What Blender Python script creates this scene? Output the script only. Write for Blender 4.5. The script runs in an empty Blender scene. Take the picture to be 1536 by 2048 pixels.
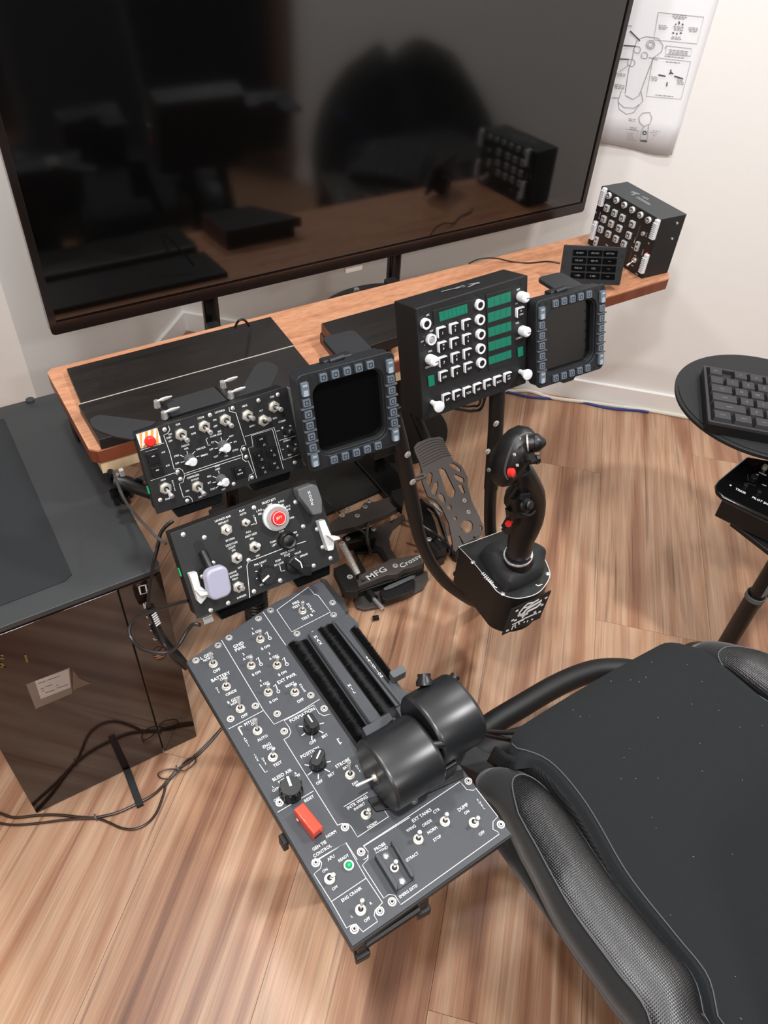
import bpy, bmesh, math, random
from mathutils import Vector as Vec, Matrix as Mat
from mathutils.geometry import tessellate_polygon
rnd = random.Random(7)
PI = math.pi; R = math.radians
sc = bpy.context.scene; COL = sc.collection
# ------------------------------------------------------------ camera
FPX = 1538.0
Dn = Vec((-123, 1596, FPX)).normalized(); Zc = -Dn            # world up in camera axes (x right, y down, z forward)
Xc = Vec((3132, -1239, FPX)); Xc = (Xc - Xc.dot(Zc)*Zc).normalized(); Yc = Zc.cross(Xc)
EYE = Vec((0, 0, 1.6))
def ray(x, y):
    d = Vec((x-768.0, y-1024.0, FPX)).normalized()
    return Vec((Xc.dot(d), Yc.dot(d), Zc.dot(d)))
cam_d = bpy.data.cameras.new('camera'); cam = bpy.data.objects.new('camera', cam_d); COL.objects.link(cam)
cam_d.sensor_fit = 'VERTICAL'; cam_d.sensor_height = 32.0; cam_d.lens = FPX/2048*32.0; cam_d.clip_start = 0.02
W3 = Mat((Xc, Yc, Zc))
cr = W3 @ Vec((1, 0, 0)); cu = W3 @ Vec((0, -1, 0)); cb = W3 @ Vec((0, 0, -1))
cam.matrix_world = Mat(((cr.x, cu.x, cb.x, EYE.x), (cr.y, cu.y, cb.y, EYE.y), (cr.z, cu.z, cb.z, EYE.z), (0, 0, 0, 1)))
sc.camera = cam
# ------------------------------------------------------------ world, lights, exposure
wd = bpy.data.worlds.new('world'); sc.world = wd; wd.use_nodes = True
wd.node_tree.nodes['Background'].inputs[0].default_value = (0.9, 0.95, 1.0, 1); wd.node_tree.nodes['Background'].inputs[1].default_value = 0.35
sc.view_settings.view_transform = 'Standard'; sc.view_settings.look = 'None'; sc.view_settings.gamma = 1.0
sc.view_settings.exposure = -0.12; sc.view_settings.use_curve_mapping = False
CEIL = 2.42
LIGHTS = [(-0.13, 0.10, 26), (1.35, 0.12, 30), (0.14, 1.02, 16), (-1.3, -0.6, 22), (0.3, -1.3, 26), (1.5, 1.25, 9)]
for lx, ly, pw in LIGHTS:
    ld = bpy.data.lights.new('ceiling_light', 'AREA'); ld.shape = 'DISK'; ld.size = 0.16; ld.energy = pw; ld.color = (0.985, 0.99, 1.0)
    lo = bpy.data.objects.new('ceiling_light_lamp', ld); COL.objects.link(lo); lo.location = (lx, ly, CEIL-0.03)
# ------------------------------------------------------------ plane mapping
def on_z(x, y, z):
    r = ray(x, y); return EYE + r*((z-EYE.z)/r.z)
def on_y(x, y, Y):
    r = ray(x, y); return EYE + r*((Y-EYE.y)/r.y)
def view(ox, oy, s): return lambda x, y: (ox+x*s, oy+y*s)
def axes(yaw, pit, rol):
    cy, sy = math.cos(yaw), math.sin(yaw); u = Vec((cy, sy, 0)); n = Vec((sy, -cy, 0)); v = Vec((0, 0, 1))
    cp, sp = math.cos(pit), math.sin(pit); v, n = cp*v-sp*n, cp*n+sp*v
    c, s = math.cos(rol), math.sin(rol); u, v = c*u+s*v, c*v-s*u
    return u, v, n
class Frame:
    def __init__(s, o, u, v, n): s.o, s.u, s.v, s.n = Vec(o), Vec(u).normalized(), Vec(v).normalized(), Vec(n).normalized()
    def at(s, x, y, h=0.0):
        r = ray(x, y); t = ((s.o+s.n*h)-EYE).dot(s.n)/r.dot(s.n); p = EYE+r*t-s.o
        return Vec((p.dot(s.u), p.dot(s.v), h))
    def mat(s): return Mat(((s.u.x, s.v.x, s.n.x, s.o.x), (s.u.y, s.v.y, s.n.y, s.o.y), (s.u.z, s.v.z, s.n.z, s.o.z), (0, 0, 0, 1)))
    def world(s, p): return s.o + s.u*p[0] + s.v*p[1] + s.n*p[2]
WF = Frame((0, 0, 0), (1, 0, 0), (0, 1, 0), (0, 0, 1))
# ------------------------------------------------------------ materials
def lin(c):
    return tuple(((v/255)/12.92 if v/255 <= 0.04045 else ((v/255+0.055)/1.055)**2.4) for v in c)+(1,)
def mat(name, col, rough=0.5, metal=0.0, noise=0.0, nscale=60, bump=0.0, bscale=400, ior=None, coat=0, emit=None, estr=0, alpha=None, trans=None, sheen=0):
    m = bpy.data.materials.new(name); m.use_nodes = True; nt = m.node_tree; b = nt.nodes['Principled BSDF']
    c = lin(col); b.inputs['Base Color'].default_value = c; b.inputs['Roughness'].default_value = rough; b.inputs['Metallic'].default_value = metal
    if ior: b.inputs['IOR'].default_value = ior
    if coat: b.inputs['Coat Weight'].default_value = coat
    if sheen: b.inputs['Sheen Weight'].default_value = sheen
    if emit: b.inputs['Emission Color'].default_value = lin(emit); b.inputs['Emission Strength'].default_value = estr
    if alpha is not None: b.inputs['Alpha'].default_value = alpha
    if trans: b.inputs['Transmission Weight'].default_value = trans
    tc = nt.nodes.new('ShaderNodeTexCoord')
    if noise:
        n = nt.nodes.new('ShaderNodeTexNoise'); n.inputs['Scale'].default_value = nscale; n.inputs['Detail'].default_value = 4
        nt.links.new(tc.outputs['Object'], n.inputs['Vector'])
        r = nt.nodes.new('ShaderNodeValToRGB'); r.color_ramp.elements[0].position = 0.3; r.color_ramp.elements[1].position = 0.7
        r.color_ramp.elements[0].color = tuple(v*(1-noise) for v in c[:3])+(1,); r.color_ramp.elements[1].color = tuple(min(1, v*(1+noise)) for v in c[:3])+(1,)
        nt.links.new(n.outputs['Fac'], r.inputs['Fac']); nt.links.new(r.outputs['Color'], b.inputs['Base Color'])
    if bump:
        n = nt.nodes.new('ShaderNodeTexNoise'); n.inputs['Scale'].default_value = bscale; n.inputs['Detail'].default_value = 3
        nt.links.new(tc.outputs['Object'], n.inputs['Vector'])
        bp = nt.nodes.new('ShaderNodeBump'); bp.inputs['Strength'].default_value = bump; bp.inputs['Distance'].default_value = 0.001
        nt.links.new(n.outputs['Fac'], bp.inputs['Height']); nt.links.new(bp.outputs['Normal'], b.inputs['Normal'])
    return m
def wood(name, rot, stops, sx, sy, rough=0.4, dark=(96, 60, 40), rand=True, bump=0.15, streak=0.55, fine=1.0):
    """planked timber: colour bands stretched along the grain, fine dark pores"""
    m = bpy.data.materials.new(name); m.use_nodes = True; nt = m.node_tree; L = nt.links.new; N = nt.nodes.new; b = nt.nodes['Principled BSDF']
    b.inputs['Roughness'].default_value = rough
    g = N('ShaderNodeNewGeometry'); mp = N('ShaderNodeMapping'); mp.vector_type = 'POINT'; mp.inputs['Rotation'].default_value = (0, 0, rot)
    L(g.outputs['Position'], mp.inputs['Vector'])
    add = N('ShaderNodeVectorMath'); add.operation = 'ADD'; L(mp.outputs[0], add.inputs[0])
    if rand:
        oi = N('ShaderNodeObjectInfo'); mu = N('ShaderNodeVectorMath'); mu.operation = 'SCALE'; cb_ = N('ShaderNodeCombineXYZ')
        for i in range(3): L(oi.outputs['Random'], cb_.inputs[i])
        L(cb_.outputs[0], mu.inputs[0]); mu.inputs['Scale'].default_value = 37.0; L(mu.outputs[0], add.inputs[1])
    def stretched(ax, ay, scale, detail, dist=0.0):
        s = N('ShaderNodeVectorMath'); s.operation = 'MULTIPLY'; s.inputs[1].default_value = (ax, ay, 1); L(add.outputs[0], s.inputs[0])
        n = N('ShaderNodeTexNoise'); n.inputs['Scale'].default_value = scale; n.inputs['Detail'].default_value = detail; n.inputs['Distortion'].default_value = dist
        L(s.outputs[0], n.inputs['Vector']); return n
    n1 = stretched(sx, sy, 1.0, 6, 1.1)
    r1 = N('ShaderNodeValToRGB'); cr_ = r1.color_ramp
    cr_.elements[0].position = stops[0][0]; cr_.elements[0].color = lin(stops[0][1]); cr_.elements[1].position = stops[-1][0]; cr_.elements[1].color = lin(stops[-1][1])
    for p, c in stops[1:-1]: e = cr_.elements.new(p); e.color = lin(c)
    L(n1.outputs['Fac'], r1.inputs['Fac'])
    n2 = stretched(sx*3.0*fine, sy*1.3*fine, 1.0, 5, 0.2)
    r2 = N('ShaderNodeValToRGB'); r2.color_ramp.elements[0].position = 0.29; r2.color_ramp.elements[0].color = (1, 1, 1, 1); r2.color_ramp.elements[1].position = 0.385; r2.color_ramp.elements[1].color = (0, 0, 0, 1)
    L(n2.outputs['Fac'], r2.inputs['Fac'])
    n3 = stretched(sx*14*fine, sy*5*fine, 1.0, 2)
    r3 = N('ShaderNodeValToRGB'); r3.color_ramp.elements[0].position = 0.2; r3.color_ramp.elements[0].color = (0.62, 0.62, 0.62, 1); r3.color_ramp.elements[1].position = 0.62; r3.color_ramp.elements[1].color = (1.04, 1.04, 1.04, 1)
    L(n3.outputs['Fac'], r3.inputs['Fac'])
    mx = N('ShaderNodeMix'); mx.data_type = 'RGBA'; mx.inputs['B'].default_value = lin(dark)
    sf = N('ShaderNodeMath'); sf.operation = 'MULTIPLY'; sf.inputs[1].default_value = streak; L(r2.outputs['Color'], sf.inputs[0]); L(sf.outputs[0], mx.inputs['Factor']); L(r1.outputs['Color'], mx.inputs['A'])
    m2 = N('ShaderNodeMix'); m2.data_type = 'RGBA'; m2.blend_type = 'MULTIPLY'; m2.inputs['Factor'].default_value = 0.8
    L(mx.outputs['Result'], m2.inputs['A']); L(r3.outputs['Color'], m2.inputs['B']); L(m2.outputs['Result'], b.inputs['Base Color'])
    bp = N('ShaderNodeBump'); bp.inputs['Strength'].default_value = bump; bp.inputs['Distance'].default_value = 0.0008; L(r3.outputs['Color'], bp.inputs['Height']); L(bp.outputs['Normal'], b.inputs['Normal'])
    return m
def weave(name, col, scale, rough=0.7, strength=0.6, ior=1.45, kind='checker', c2=None):
    m = bpy.data.materials.new(name); m.use_nodes = True; nt = m.node_tree; L = nt.links.new; N = nt.nodes.new; b = nt.nodes['Principled BSDF']
    b.inputs['Base Color'].default_value = lin(col); b.inputs['Roughness'].default_value = rough; b.inputs['IOR'].default_value = ior
    tc = N('ShaderNodeTexCoord'); w1 = N('ShaderNodeTexWave'); w2 = N('ShaderNodeTexWave'); w1.inputs['Scale'].default_value = scale; w2.inputs['Scale'].default_value = scale
    w1.bands_direction = 'X'; w2.bands_direction = 'Y'; L(tc.outputs['Object'], w1.inputs['Vector']); L(tc.outputs['Object'], w2.inputs['Vector'])
    mu = N('ShaderNodeMath'); mu.operation = 'MULTIPLY'; L(w1.outputs['Fac'], mu.inputs[0]); L(w2.outputs['Fac'], mu.inputs[1])
    if kind == 'rib': L(w1.outputs['Fac'], mu.inputs[0]); mu.inputs[1].default_value = 1.0; [nt.links.remove(l) for l in list(mu.inputs[1].links)]
    bp = N('ShaderNodeBump'); bp.inputs['Strength'].default_value = strength; bp.inputs['Distance'].default_value = 0.001; L(mu.outputs[0], bp.inputs['Height']); L(bp.outputs['Normal'], b.inputs['Normal'])
    if c2:
        mx = N('ShaderNodeMix'); mx.data_type = 'RGBA'; mx.inputs['A'].default_value = lin(col); mx.inputs['B'].default_value = lin(c2); L(mu.outputs[0], mx.inputs['Factor']); L(mx.outputs['Result'], b.inputs['Base Color'])
    return m
M = {}
M['wall'] = mat('wall_paint', (236, 233, 229), 0.75, bump=0.15, bscale=180)
M['trim'] = mat('trim_paint', (243, 241, 238), 0.4)
M['ceil'] = mat('ceiling_paint', (240, 239, 236), 0.8)
M['floor'] = wood('floor_wood', R(45), [(0.27, (108, 72, 54)), (0.37, (150, 106, 80)), (0.46, (178, 136, 106)), (0.55, (196, 160, 131)), (0.65, (168, 122, 94)), (0.78, (128, 86, 64))], 8.5, 0.42, rough=0.36, dark=(92, 56, 42), streak=0.6, fine=2.6)
M['gap'] = mat('floor_underlay', (58, 36, 26), 0.8)
M['desk'] = wood('desk_wood', 0, [(0.2, (168, 112, 82)), (0.45, (190, 134, 100)), (0.6, (200, 146, 112)), (0.8, (178, 118, 86))], 3.0, 34, rough=0.42, dark=(150, 92, 62), rand=False, streak=0.4)
M['desk_edge'] = wood('desk_edge_stain', 0, [(0.25, (104, 52, 34)), (0.7, (134, 70, 46))], 3.0, 30, rough=0.4, dark=(84, 40, 26), rand=False)
M['ply'] = wood('pale_ply', 0, [(0.25, (196, 168, 128)), (0.7, (222, 196, 158))], 4.0, 50, rough=0.6, dark=(160, 128, 92), rand=False)
M['blackwood'] = wood('black_wood', 0, [(0.25, (17, 15, 14)), (0.7, (34, 29, 26))], 5.0, 70, rough=0.42, dark=(14, 12, 11), rand=False)
M['litedge'] = mat('lit_edge', (186, 178, 168), 0.5)  # pale colour standing in for light on a board edge
M['brownedge'] = mat('brown_edge', (96, 58, 44), 0.45, noise=0.2)
M['black'] = mat('black_powder_coat', (15, 15, 16), 0.5, bump=0.25, bscale=1500)
M['console'] = mat('console_grey_black', (56, 59, 64), 0.5, noise=0.06, nscale=12, bump=0.3, bscale=1600)
M['panel'] = mat('panel_black', (21, 22, 23), 0.5, bump=0.2, bscale=1400)
M['plastic'] = mat('black_plastic', (14, 14, 15), 0.38, bump=0.12, bscale=900)
M['satin'] = mat('satin_black_metal', (24, 26, 28), 0.33, ior=1.6, bump=0.05, bscale=2500)
M['gloss'] = mat('gloss_black', (10, 10, 11), 0.12)
M['matte'] = mat('matte_black', (14, 14, 15), 0.8)
M['rubber'] = mat('black_rubber', (25, 27, 29), 0.66, bump=0.3, bscale=600)
M['steel'] = mat('polished_steel', (236, 236, 234), 0.26, metal=0.8)
M['nickel'] = mat('nickel_nut', (232, 228, 218), 0.3, metal=0.8)
M['white'] = mat('white_plastic', (216, 217, 221), 0.4)
M['label'] = mat('white_print', (226, 228, 228), 0.55)
M['greyprint'] = mat('grey_print', (120, 122, 124), 0.55)
M['key'] = mat('grey_blue_button', (96, 107, 118), 0.4)
M['keydark'] = mat('dark_button_recess', (44, 48, 54), 0.45)
M['mfd'] = mat('display_bezel', (29, 31, 34), 0.46, bump=0.25, bscale=1200)
M['screen'] = mat('display_glass', (6, 6, 6), 0.18)
M['tvglass'] = mat('tv_glass', (5, 5, 5), 0.085, ior=1.78)
M['tvbezel'] = mat('tv_bezel', (22, 17, 16), 0.2, ior=1.6)
M['green'] = mat('green_display', (8, 104, 82), 0.35, emit=(8, 130, 100), estr=0.08)
M['greenseg'] = mat('green_display_segment', (20, 140, 110), 0.35, emit=(30, 150, 120), estr=0.2)
M['red'] = mat('red_plastic', (205, 40, 36), 0.32)
M['redguard'] = mat('red_guard', (214, 62, 36), 0.25, coat=0.4)
M['orange'] = mat('orange_stripe', (232, 146, 52), 0.5)
M['lav'] = mat('lavender_wheel', (160, 159, 178), 0.35, coat=0.2)
M['keymark'] = mat('button_bright_mark', (150, 160, 168), 0.5)
M['pale'] = mat('pale_grey_plastic', (206, 207, 206), 0.45)
M['hook'] = mat('hook_grey', (84, 86, 88), 0.5)
M['gunmetal'] = mat('gunmetal_anodised', (84, 78, 75), 0.48, metal=0.35, bump=0.15, bscale=1500)
M['glassdark'] = mat('smoked_glass', (30, 18, 13), 0.06, ior=1.65)
M['towertop'] = mat('tower_steel', (50, 53, 55), 0.5, noise=0.05, nscale=5, bump=0.2, bscale=1400)
M['filter'] = weave('dust_filter_mesh', (34, 38, 41), 520, 0.7, 0.5)
M['sleeve'] = mat('paper_label', (150, 140, 130), 0.5)
M['yellow'] = mat('yellow_print', (170, 140, 50), 0.5)
M['greyfab'] = weave('seat_fabric', (30, 33, 35), 330, 0.95, 0.7, c2=(20, 22, 24))
M['meshfab'] = weave('seat_side_mesh', (24, 25, 27), 190, 0.8, 1.0, c2=(12, 12, 13))
M['leather'] = weave('carbon_leather', (17, 18, 20), 105, 0.33, 0.4, ior=1.65)
M['suede'] = mat('seat_suede', (14, 15, 16), 0.95, sheen=0.25, bump=0.3, bscale=900)
M['grille'] = weave('ribbed_rubber', (44, 44, 40), 110, 0.6, 1.0, kind='rib', c2=(18, 18, 17))
M['stitch'] = mat('grey_thread', (84, 86, 88), 0.8)
M['blueaccent'] = mat('blue_trim', (20, 60, 120), 0.4)
M['paper'] = mat('paper', (234, 234, 237), 0.7)
M['ink'] = mat('ink_grey', (150, 150, 154), 0.7)
M['inkdark'] = mat('ink_dark', (70, 70, 74), 0.7)
M['inkred'] = mat('ink_red', (190, 150, 148), 0.7)
M['cable'] = mat('cable_black', (22, 20, 20), 0.35)
M['cablebrown'] = mat('cable_dark_brown', (52, 34, 26), 0.35)
M['cablegrey'] = mat('cable_grey', (64, 63, 62), 0.5)
M['cablewhite'] = mat('cable_cream', (224, 218, 204), 0.5)
M['cableblue'] = mat('cable_blue', (48, 60, 122), 0.5)
M['pole'] = mat('grey_blade', (112, 116, 120), 0.45, metal=0.3)
M['brush'] = mat('bristle_black', (9, 9, 10), 0.55)
M['keycap'] = mat('keycap_dark', (44, 44, 47), 0.5)
M['led'] = mat('green_led', (20, 150, 90), 0.3, emit=(20, 150, 90), estr=0.3)
M['glow'] = mat('lit_sensor', (120, 150, 255), 0.3, emit=(170, 190, 255), estr=2.5)
M['clear'] = mat('clear_tab', (196, 186, 176), 0.3)
M['lamp'] = mat('lamp_disc', (255, 250, 240), 0.5, emit=(255, 245, 230), estr=6)
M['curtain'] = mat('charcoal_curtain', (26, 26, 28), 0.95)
M['door'] = mat('brown_door', (96, 66, 48), 0.6)
# ------------------------------------------------------------ mesh helpers
class MB:
    def __init__(s): s.b = bmesh.new()
    def _add(s, vs, fs):
        v = [s.b.verts.new(p) for p in vs]
        for f in fs:
            try: s.b.faces.new([v[i] for i in f])
            except ValueError: pass
        return s
    def box(s, c, d, rot=None):
        x, y, z = d[0]/2, d[1]/2, d[2]/2; P = [Vec((i*x, j*y, k*z)) for i in (-1, 1) for j in (-1, 1) for k in (-1, 1)]
        if rot is not None: P = [rot @ p for p in P]
        c = Vec(c); return s._add([c+p for p in P], [(0, 1, 3, 2), (4, 6, 7, 5), (0, 4, 5, 1), (2, 3, 7, 6), (0, 2, 6, 4), (1, 5, 7, 3)])
    def cyl(s, a, b, r0, r1=None, n=16, cap=True):
        return s.loft([a, b], [r0, r0 if r1 is None else r1], n, cap)
    def loft(s, pts, rad, n=12, cap=True, up=None):
        """rings along points; rad items are floats or (rx, ry)"""
        pts = [Vec(p) for p in pts]; rings = []; prev = None
        for i, p in enumerate(pts):
            t = (pts[min(i+1, len(pts)-1)]-pts[max(i-1, 0)])
            if t.length < 1e-9: t = Vec((0, 0, 1))
            t.normalize()
            if prev is None:
                a = Vec(up) if up is not None else (Vec((0, 0, 1)) if abs(t.z) < 0.9 else Vec((0, 1, 0)))
            else: a = prev
            a = (a-a.dot(t)*t); a.normalize(); prev = a; bb = t.cross(a)
            r = rad[i] if isinstance(rad, (list, tuple)) else rad
            rx, ry = (r if isinstance(r, tuple) else (r, r))
            rings.append([s.b.verts.new(p+a*ry*math.sin(2*PI*k/n)+bb*rx*math.cos(2*PI*k/n)) for k in range(n)])
        for A, B in zip(rings, rings[1:]):
            for k in range(n): s.b.faces.new((A[k], A[(k+1) % n], B[(k+1) % n], B[k]))
        if cap: s.b.faces.new(rings[0][::-1]); s.b.faces.new(rings[-1])
        return s
    def tube(s, pts, r, n=8, sub=6):
        return s.loft(smooth(pts, sub), r, n)
    def prism(s, poly, z0, z1):
        n = len(poly); area = sum(poly[i][0]*poly[(i+1) % n][1]-poly[(i+1) % n][0]*poly[i][1] for i in range(n))
        if area < 0: poly = poly[::-1]
        lo = [s.b.verts.new((p[0], p[1], z0)) for p in poly]; hi = [s.b.verts.new((p[0], p[1], z1)) for p in poly]
        s.b.faces.new(lo[::-1]); s.b.faces.new(hi)
        for i in range(n): s.b.faces.new((lo[i], lo[(i+1) % n], hi[(i+1) % n], hi[i]))
        return s
    def frame(s, outer, inner, z0, z1):
        """plate with one hole; outer and inner have equal counts"""
        n = len(outer); V = lambda P, z: [s.b.verts.new((p[0], p[1], z)) for p in P]
        a, b, c, d = V(outer, z1), V(inner, z1), V(outer, z0), V(inner, z0)
        for i in range(n):
            j = (i+1) % n
            for q in ((a[i], a[j], b[j], b[i]), (c[j], c[i], d[i], d[j]), (a[j], a[i], c[i], c[j]), (b[i], b[j], d[j], d[i])): s.b.faces.new(q)
        return s
    def strip(s, pts, w, z=0.0004, closed=False):
        """flat painted line of width w in the local xy plane"""
        P = [Vec((p[0], p[1])) for p in pts]; n = len(P)
        if n < 2: return s
        L, Rr = [], []
        for i in range(n):
            a = P[(i-1) % n] if (closed or i > 0) else P[i]; b = P[(i+1) % n] if (closed or i < n-1) else P[i]
            d = (b-a)
            if d.length < 1e-9: d = Vec((1, 0))
            d.normalize(); nn = Vec((-d.y, d.x))*w/2; L.append(s.b.verts.new((P[i].x+nn.x, P[i].y+nn.y, z))); Rr.append(s.b.verts.new((P[i].x-nn.x, P[i].y-nn.y, z)))
        for i in range(n if closed else n-1):
            j = (i+1) % n; s.b.faces.new((Rr[i], Rr[j], L[j], L[i]))
        return s
    def ball(s, c, r, n=10, sc_=(1, 1, 1), rot=None):
        g = bmesh.ops.create_uvsphere(s.b, u_segments=n, v_segments=max(5, n//2+1), radius=1)
        for v in g['verts']:
            p = Vec((v.co.x*r*sc_[0], v.co.y*r*sc_[1], v.co.z*r*sc_[2]))
            if rot is not None: p = rot @ p
            v.co = p+Vec(c)
        return s
    def xf(s, m):
        bmesh.ops.transform(s.b, matrix=m, verts=s.b.verts); return s
    def mesh(s, name, m, sm=False):
        bmesh.ops.recalc_face_normals(s.b, faces=s.b.faces)
        me = bpy.data.meshes.new(name); s.b.to_mesh(me); s.b.free()
        for x in (m if isinstance(m, (list, tuple)) else [m]): me.materials.append(M[x] if isinstance(x, str) else x)
        if sm: 
            me.polygons.foreach_set('use_smooth', [True]*len(me.polygons))
            try: me.set_sharp_from_angle(angle=R(38))
            except Exception: pass
        return me
def smooth(pts, sub=6):
    P = [Vec(p) for p in pts]
    if len(P) < 3: return P
    out = []
    for i in range(len(P)-1):
        p0, p1, p2, p3 = P[max(i-1, 0)], P[i], P[i+1], P[min(i+2, len(P)-1)]
        for k in range(sub):
            t = k/sub; out.append(0.5*((2*p1)+(p2-p0)*t+(2*p0-5*p1+4*p2-p3)*t*t+(3*p1-p0-3*p2+p3)*t**3))
    out.append(P[-1]); return out
def rrect(w, h, r, n=5, cx=0, cy=0):
    out = []
    for sx, sy, a0 in ((1, 1, 0), (-1, 1, 90), (-1, -1, 180), (1, -1, 270)):
        for k in range(n+1):
            a = R(a0+90*k/n); out.append((cx+sx*(w/2-r)+r*math.cos(a), cy+sy*(h/2-r)+r*math.sin(a)))
    return out
def circ(cx, cy, r, n=16, a0=0): return [(cx+r*math.cos(2*PI*k/n+a0), cy+r*math.sin(2*PI*k/n+a0)) for k in range(n)]
def obj(name, mb, m, parent=None, sm=False, bevel=0, seg=2, label=None):
    me = mb if isinstance(mb, bpy.types.Mesh) else mb.mesh(name, m, sm)
    o = bpy.data.objects.new(name, me); COL.objects.link(o)
    if parent is not None: o.parent = parent
    if bevel:
        b = o.modifiers.new('bevel', 'BEVEL'); b.width = bevel; b.segments = seg; b.limit_method = 'ANGLE'; b.angle_limit = R(35)
        if sm is False: 
            me.polygons.foreach_set('use_smooth', [True]*len(me.polygons))
            b.harden_normals = True
    if label: o['label'] = label
    return o
def tag(o, label, cat, group=None):
    o['label'] = label; o['category'] = cat
    if group: o['group'] = group
    return o
def thing(name, label, cat, frame=None, loc=None, group=None):
    o = bpy.data.objects.new(name, None); COL.objects.link(o); o.empty_display_size = 0.02
    if frame: o.matrix_world = frame.mat()
    if loc: o.location = loc
    return tag(o, label, cat, group)
def struct(name, mb, m, parent=None):
    o = obj(name, mb, m, parent)
    if parent is None: o['kind'] = 'structure'
    return o
def wpoly(pts, z, fn=None):
    return [tuple(on_z(*(fn(*p) if fn else p), z))[:2] for p in pts]
# deferred lettering: one mesh per panel, built from the built-in font
TXT = []
def lettering(parent, frame, items, m='label', z=0.0005, name='lettering', rot=None):
    """items: (text, px, py, cap height in photo pixels, flags) centred at the pixel; 's' = letters stacked downwards; a number = extra rotation in degrees"""
    TXT.append((parent, frame, items, m, z, name))
def finish_lettering():
    want = {}
    for _, _, items, _, _, _ in TXT:
        for it in items:
            for ch in ([it[0]] if not (len(it) > 4 and 's' in str(it[4])) else list(it[0])): want.setdefault(ch, None)
    objs = {}
    for t in want:
        if t == ' ': continue
        c = bpy.data.curves.new('t', 'FONT'); c.body = t; c.align_x = 'CENTER'; c.align_y = 'CENTER'; c.size = 1.0; c.resolution_u = 2; c.offset = 0.014; c.space_character = 1.04
        o = bpy.data.objects.new('t', c); COL.objects.link(o); objs[t] = o
    dg = bpy.context.evaluated_depsgraph_get(); dg.update(); geo = {}
    for t, o in objs.items():
        e = o.evaluated_get(dg); me = e.to_mesh(); vs = [v.co.copy() for v in me.vertices]; fs = [tuple(p.vertices) for p in me.polygons]
        if vs:
            x0, x1 = min(v.x for v in vs), max(v.x for v in vs); y0, y1 = min(v.y for v in vs), max(v.y for v in vs)
            for v in vs: v.x -= (x0+x1)/2; v.y -= (y0+y1)/2
            geo[t] = (vs, fs, y1-y0)
        e.to_mesh_clear()
    for o in objs.values():
        c = o.data; bpy.data.objects.remove(o); bpy.data.curves.remove(c)
    for parent, fr, items, m, z, name in TXT:
        b = bmesh.new()
        for it in items:
            t, px, py, hp = it[:4]; fl = str(it[4]) if len(it) > 4 else ''
            p = fr.at(px, py, z); vv = (fr.at(px, py-4, 0)-fr.at(px, py+4, 0)).length/8; hh = hp*vv*0.69
            ang = float(fl) if fl and fl.lstrip('-').replace('.', '').isdigit() else 0.0
            xs = it[5] if len(it) > 5 else 0.9
            def put(g, ox, oy, sc_):
                vs, fs, _h = g; ca, sa = math.cos(R(ang)), math.sin(R(ang))
                nv = [b.verts.new((p.x+ox+(v.x*ca*xs-v.y*sa)*sc_, p.y+oy+(v.x*sa*xs+v.y*ca)*sc_, z)) for v in vs]
                for f in fs:
                    try: b.faces.new([nv[i] for i in f])
                    except ValueError: pass
            if 's' in fl:
                n = len(t); step = hh*1.32
                for i, ch in enumerate(t):
                    if ch in geo: put(geo[ch], 0, ((n-1)/2-i)*step, hh/0.70)
            elif t in geo: put(geo[t], 0, 0, hh/0.70)
        me = bpy.data.meshes.new(name); b.to_mesh(me); b.free(); me.materials.append(M[m])
        o = bpy.data.objects.new(name, me); COL.objects.link(o); o.parent = parent; o['kind'] = 'stuff'
SH = {}
def shared(key, fn):
    if key not in SH: SH[key] = fn()
    return SH[key]
def copy_at(name, me, parent, loc, rot=None, scale=None):
    o = bpy.data.objects.new(name, me); COL.objects.link(o); o.parent = parent; o.location = loc
    if rot is not None: o.rotation_euler = rot
    if scale: o.scale = scale if isinstance(scale, (tuple, list)) else (scale,)*3
    return o
# shared hardware meshes (unit radius, z out of the panel)
def dark_core(me, r1, z1, ra=9, rb=9, z2=9):
    for p in me.polygons:
        rr = [math.hypot(me.vertices[i].co.x, me.vertices[i].co.y) for i in p.vertices]; z = p.center.z
        if (max(rr) <= r1 and z > z1) or (min(rr) > ra and max(rr) < rb and z > z2): p.material_index = 1
    return me
def nut_mesh():
    b = MB(); b.prism(circ(0, 0, 1.0, 6, 0.3), 0, 0.32); b.cyl((0, 0, 0.3), (0, 0, 0.36), 0.86, 0.8, 14); b.frame(circ(0, 0, 0.66, 14), circ(0, 0, 0.42, 14), 0.3, 0.8); b.cyl((0, 0, 0.2), (0, 0, 0.55), 0.43, 0.40, 12); return dark_core(b.mesh('toggle_switch', ['nickel', 'matte'], True), 0.44, 0.5)
def round_nut_mesh():
    b = MB(); b.cyl((0, 0, 0), (0, 0, 0.25), 1.0, 0.98, 18); b.frame(circ(0, 0, 0.82, 16), circ(0, 0, 0.5, 16), 0.2, 0.75); b.cyl((0, 0, 0.2), (0, 0, 0.5), 0.51, 0.48, 12); return dark_core(b.mesh('toggle_switch', ['nickel', 'matte'], True), 0.52, 0.45)
def screw_mesh():
    b = MB(); b.frame(circ(0, 0, 1.0, 18), circ(0, 0, 0.62, 18), 0, 0.22); b.cyl((0, 0, 0.0), (0, 0, 0.42), 0.60, 0.52, 14); b.frame(circ(0, 0, 0.5, 12), circ(0, 0, 0.30, 12), 0.4, 0.5); b.prism(circ(0, 0, 0.32, 6), 0.41, 0.46); b.frame(circ(0, 0, 0.64, 18), circ(0, 0, 0.585, 18), 0.15, 0.235); return dark_core(b.mesh('screw', ['steel', 'matte'], True), 0.33, 0.455, 0.57, 0.66, 0.23)
def dome_mesh():
    b = MB(); b.loft([(0, 0, 0), (0, 0, 0.25), (0, 0, 0.45), (0, 0, 0.55)], [1, 0.92, 0.6, 0.25], 12); return b.mesh('screw', 'steel', True)
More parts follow.
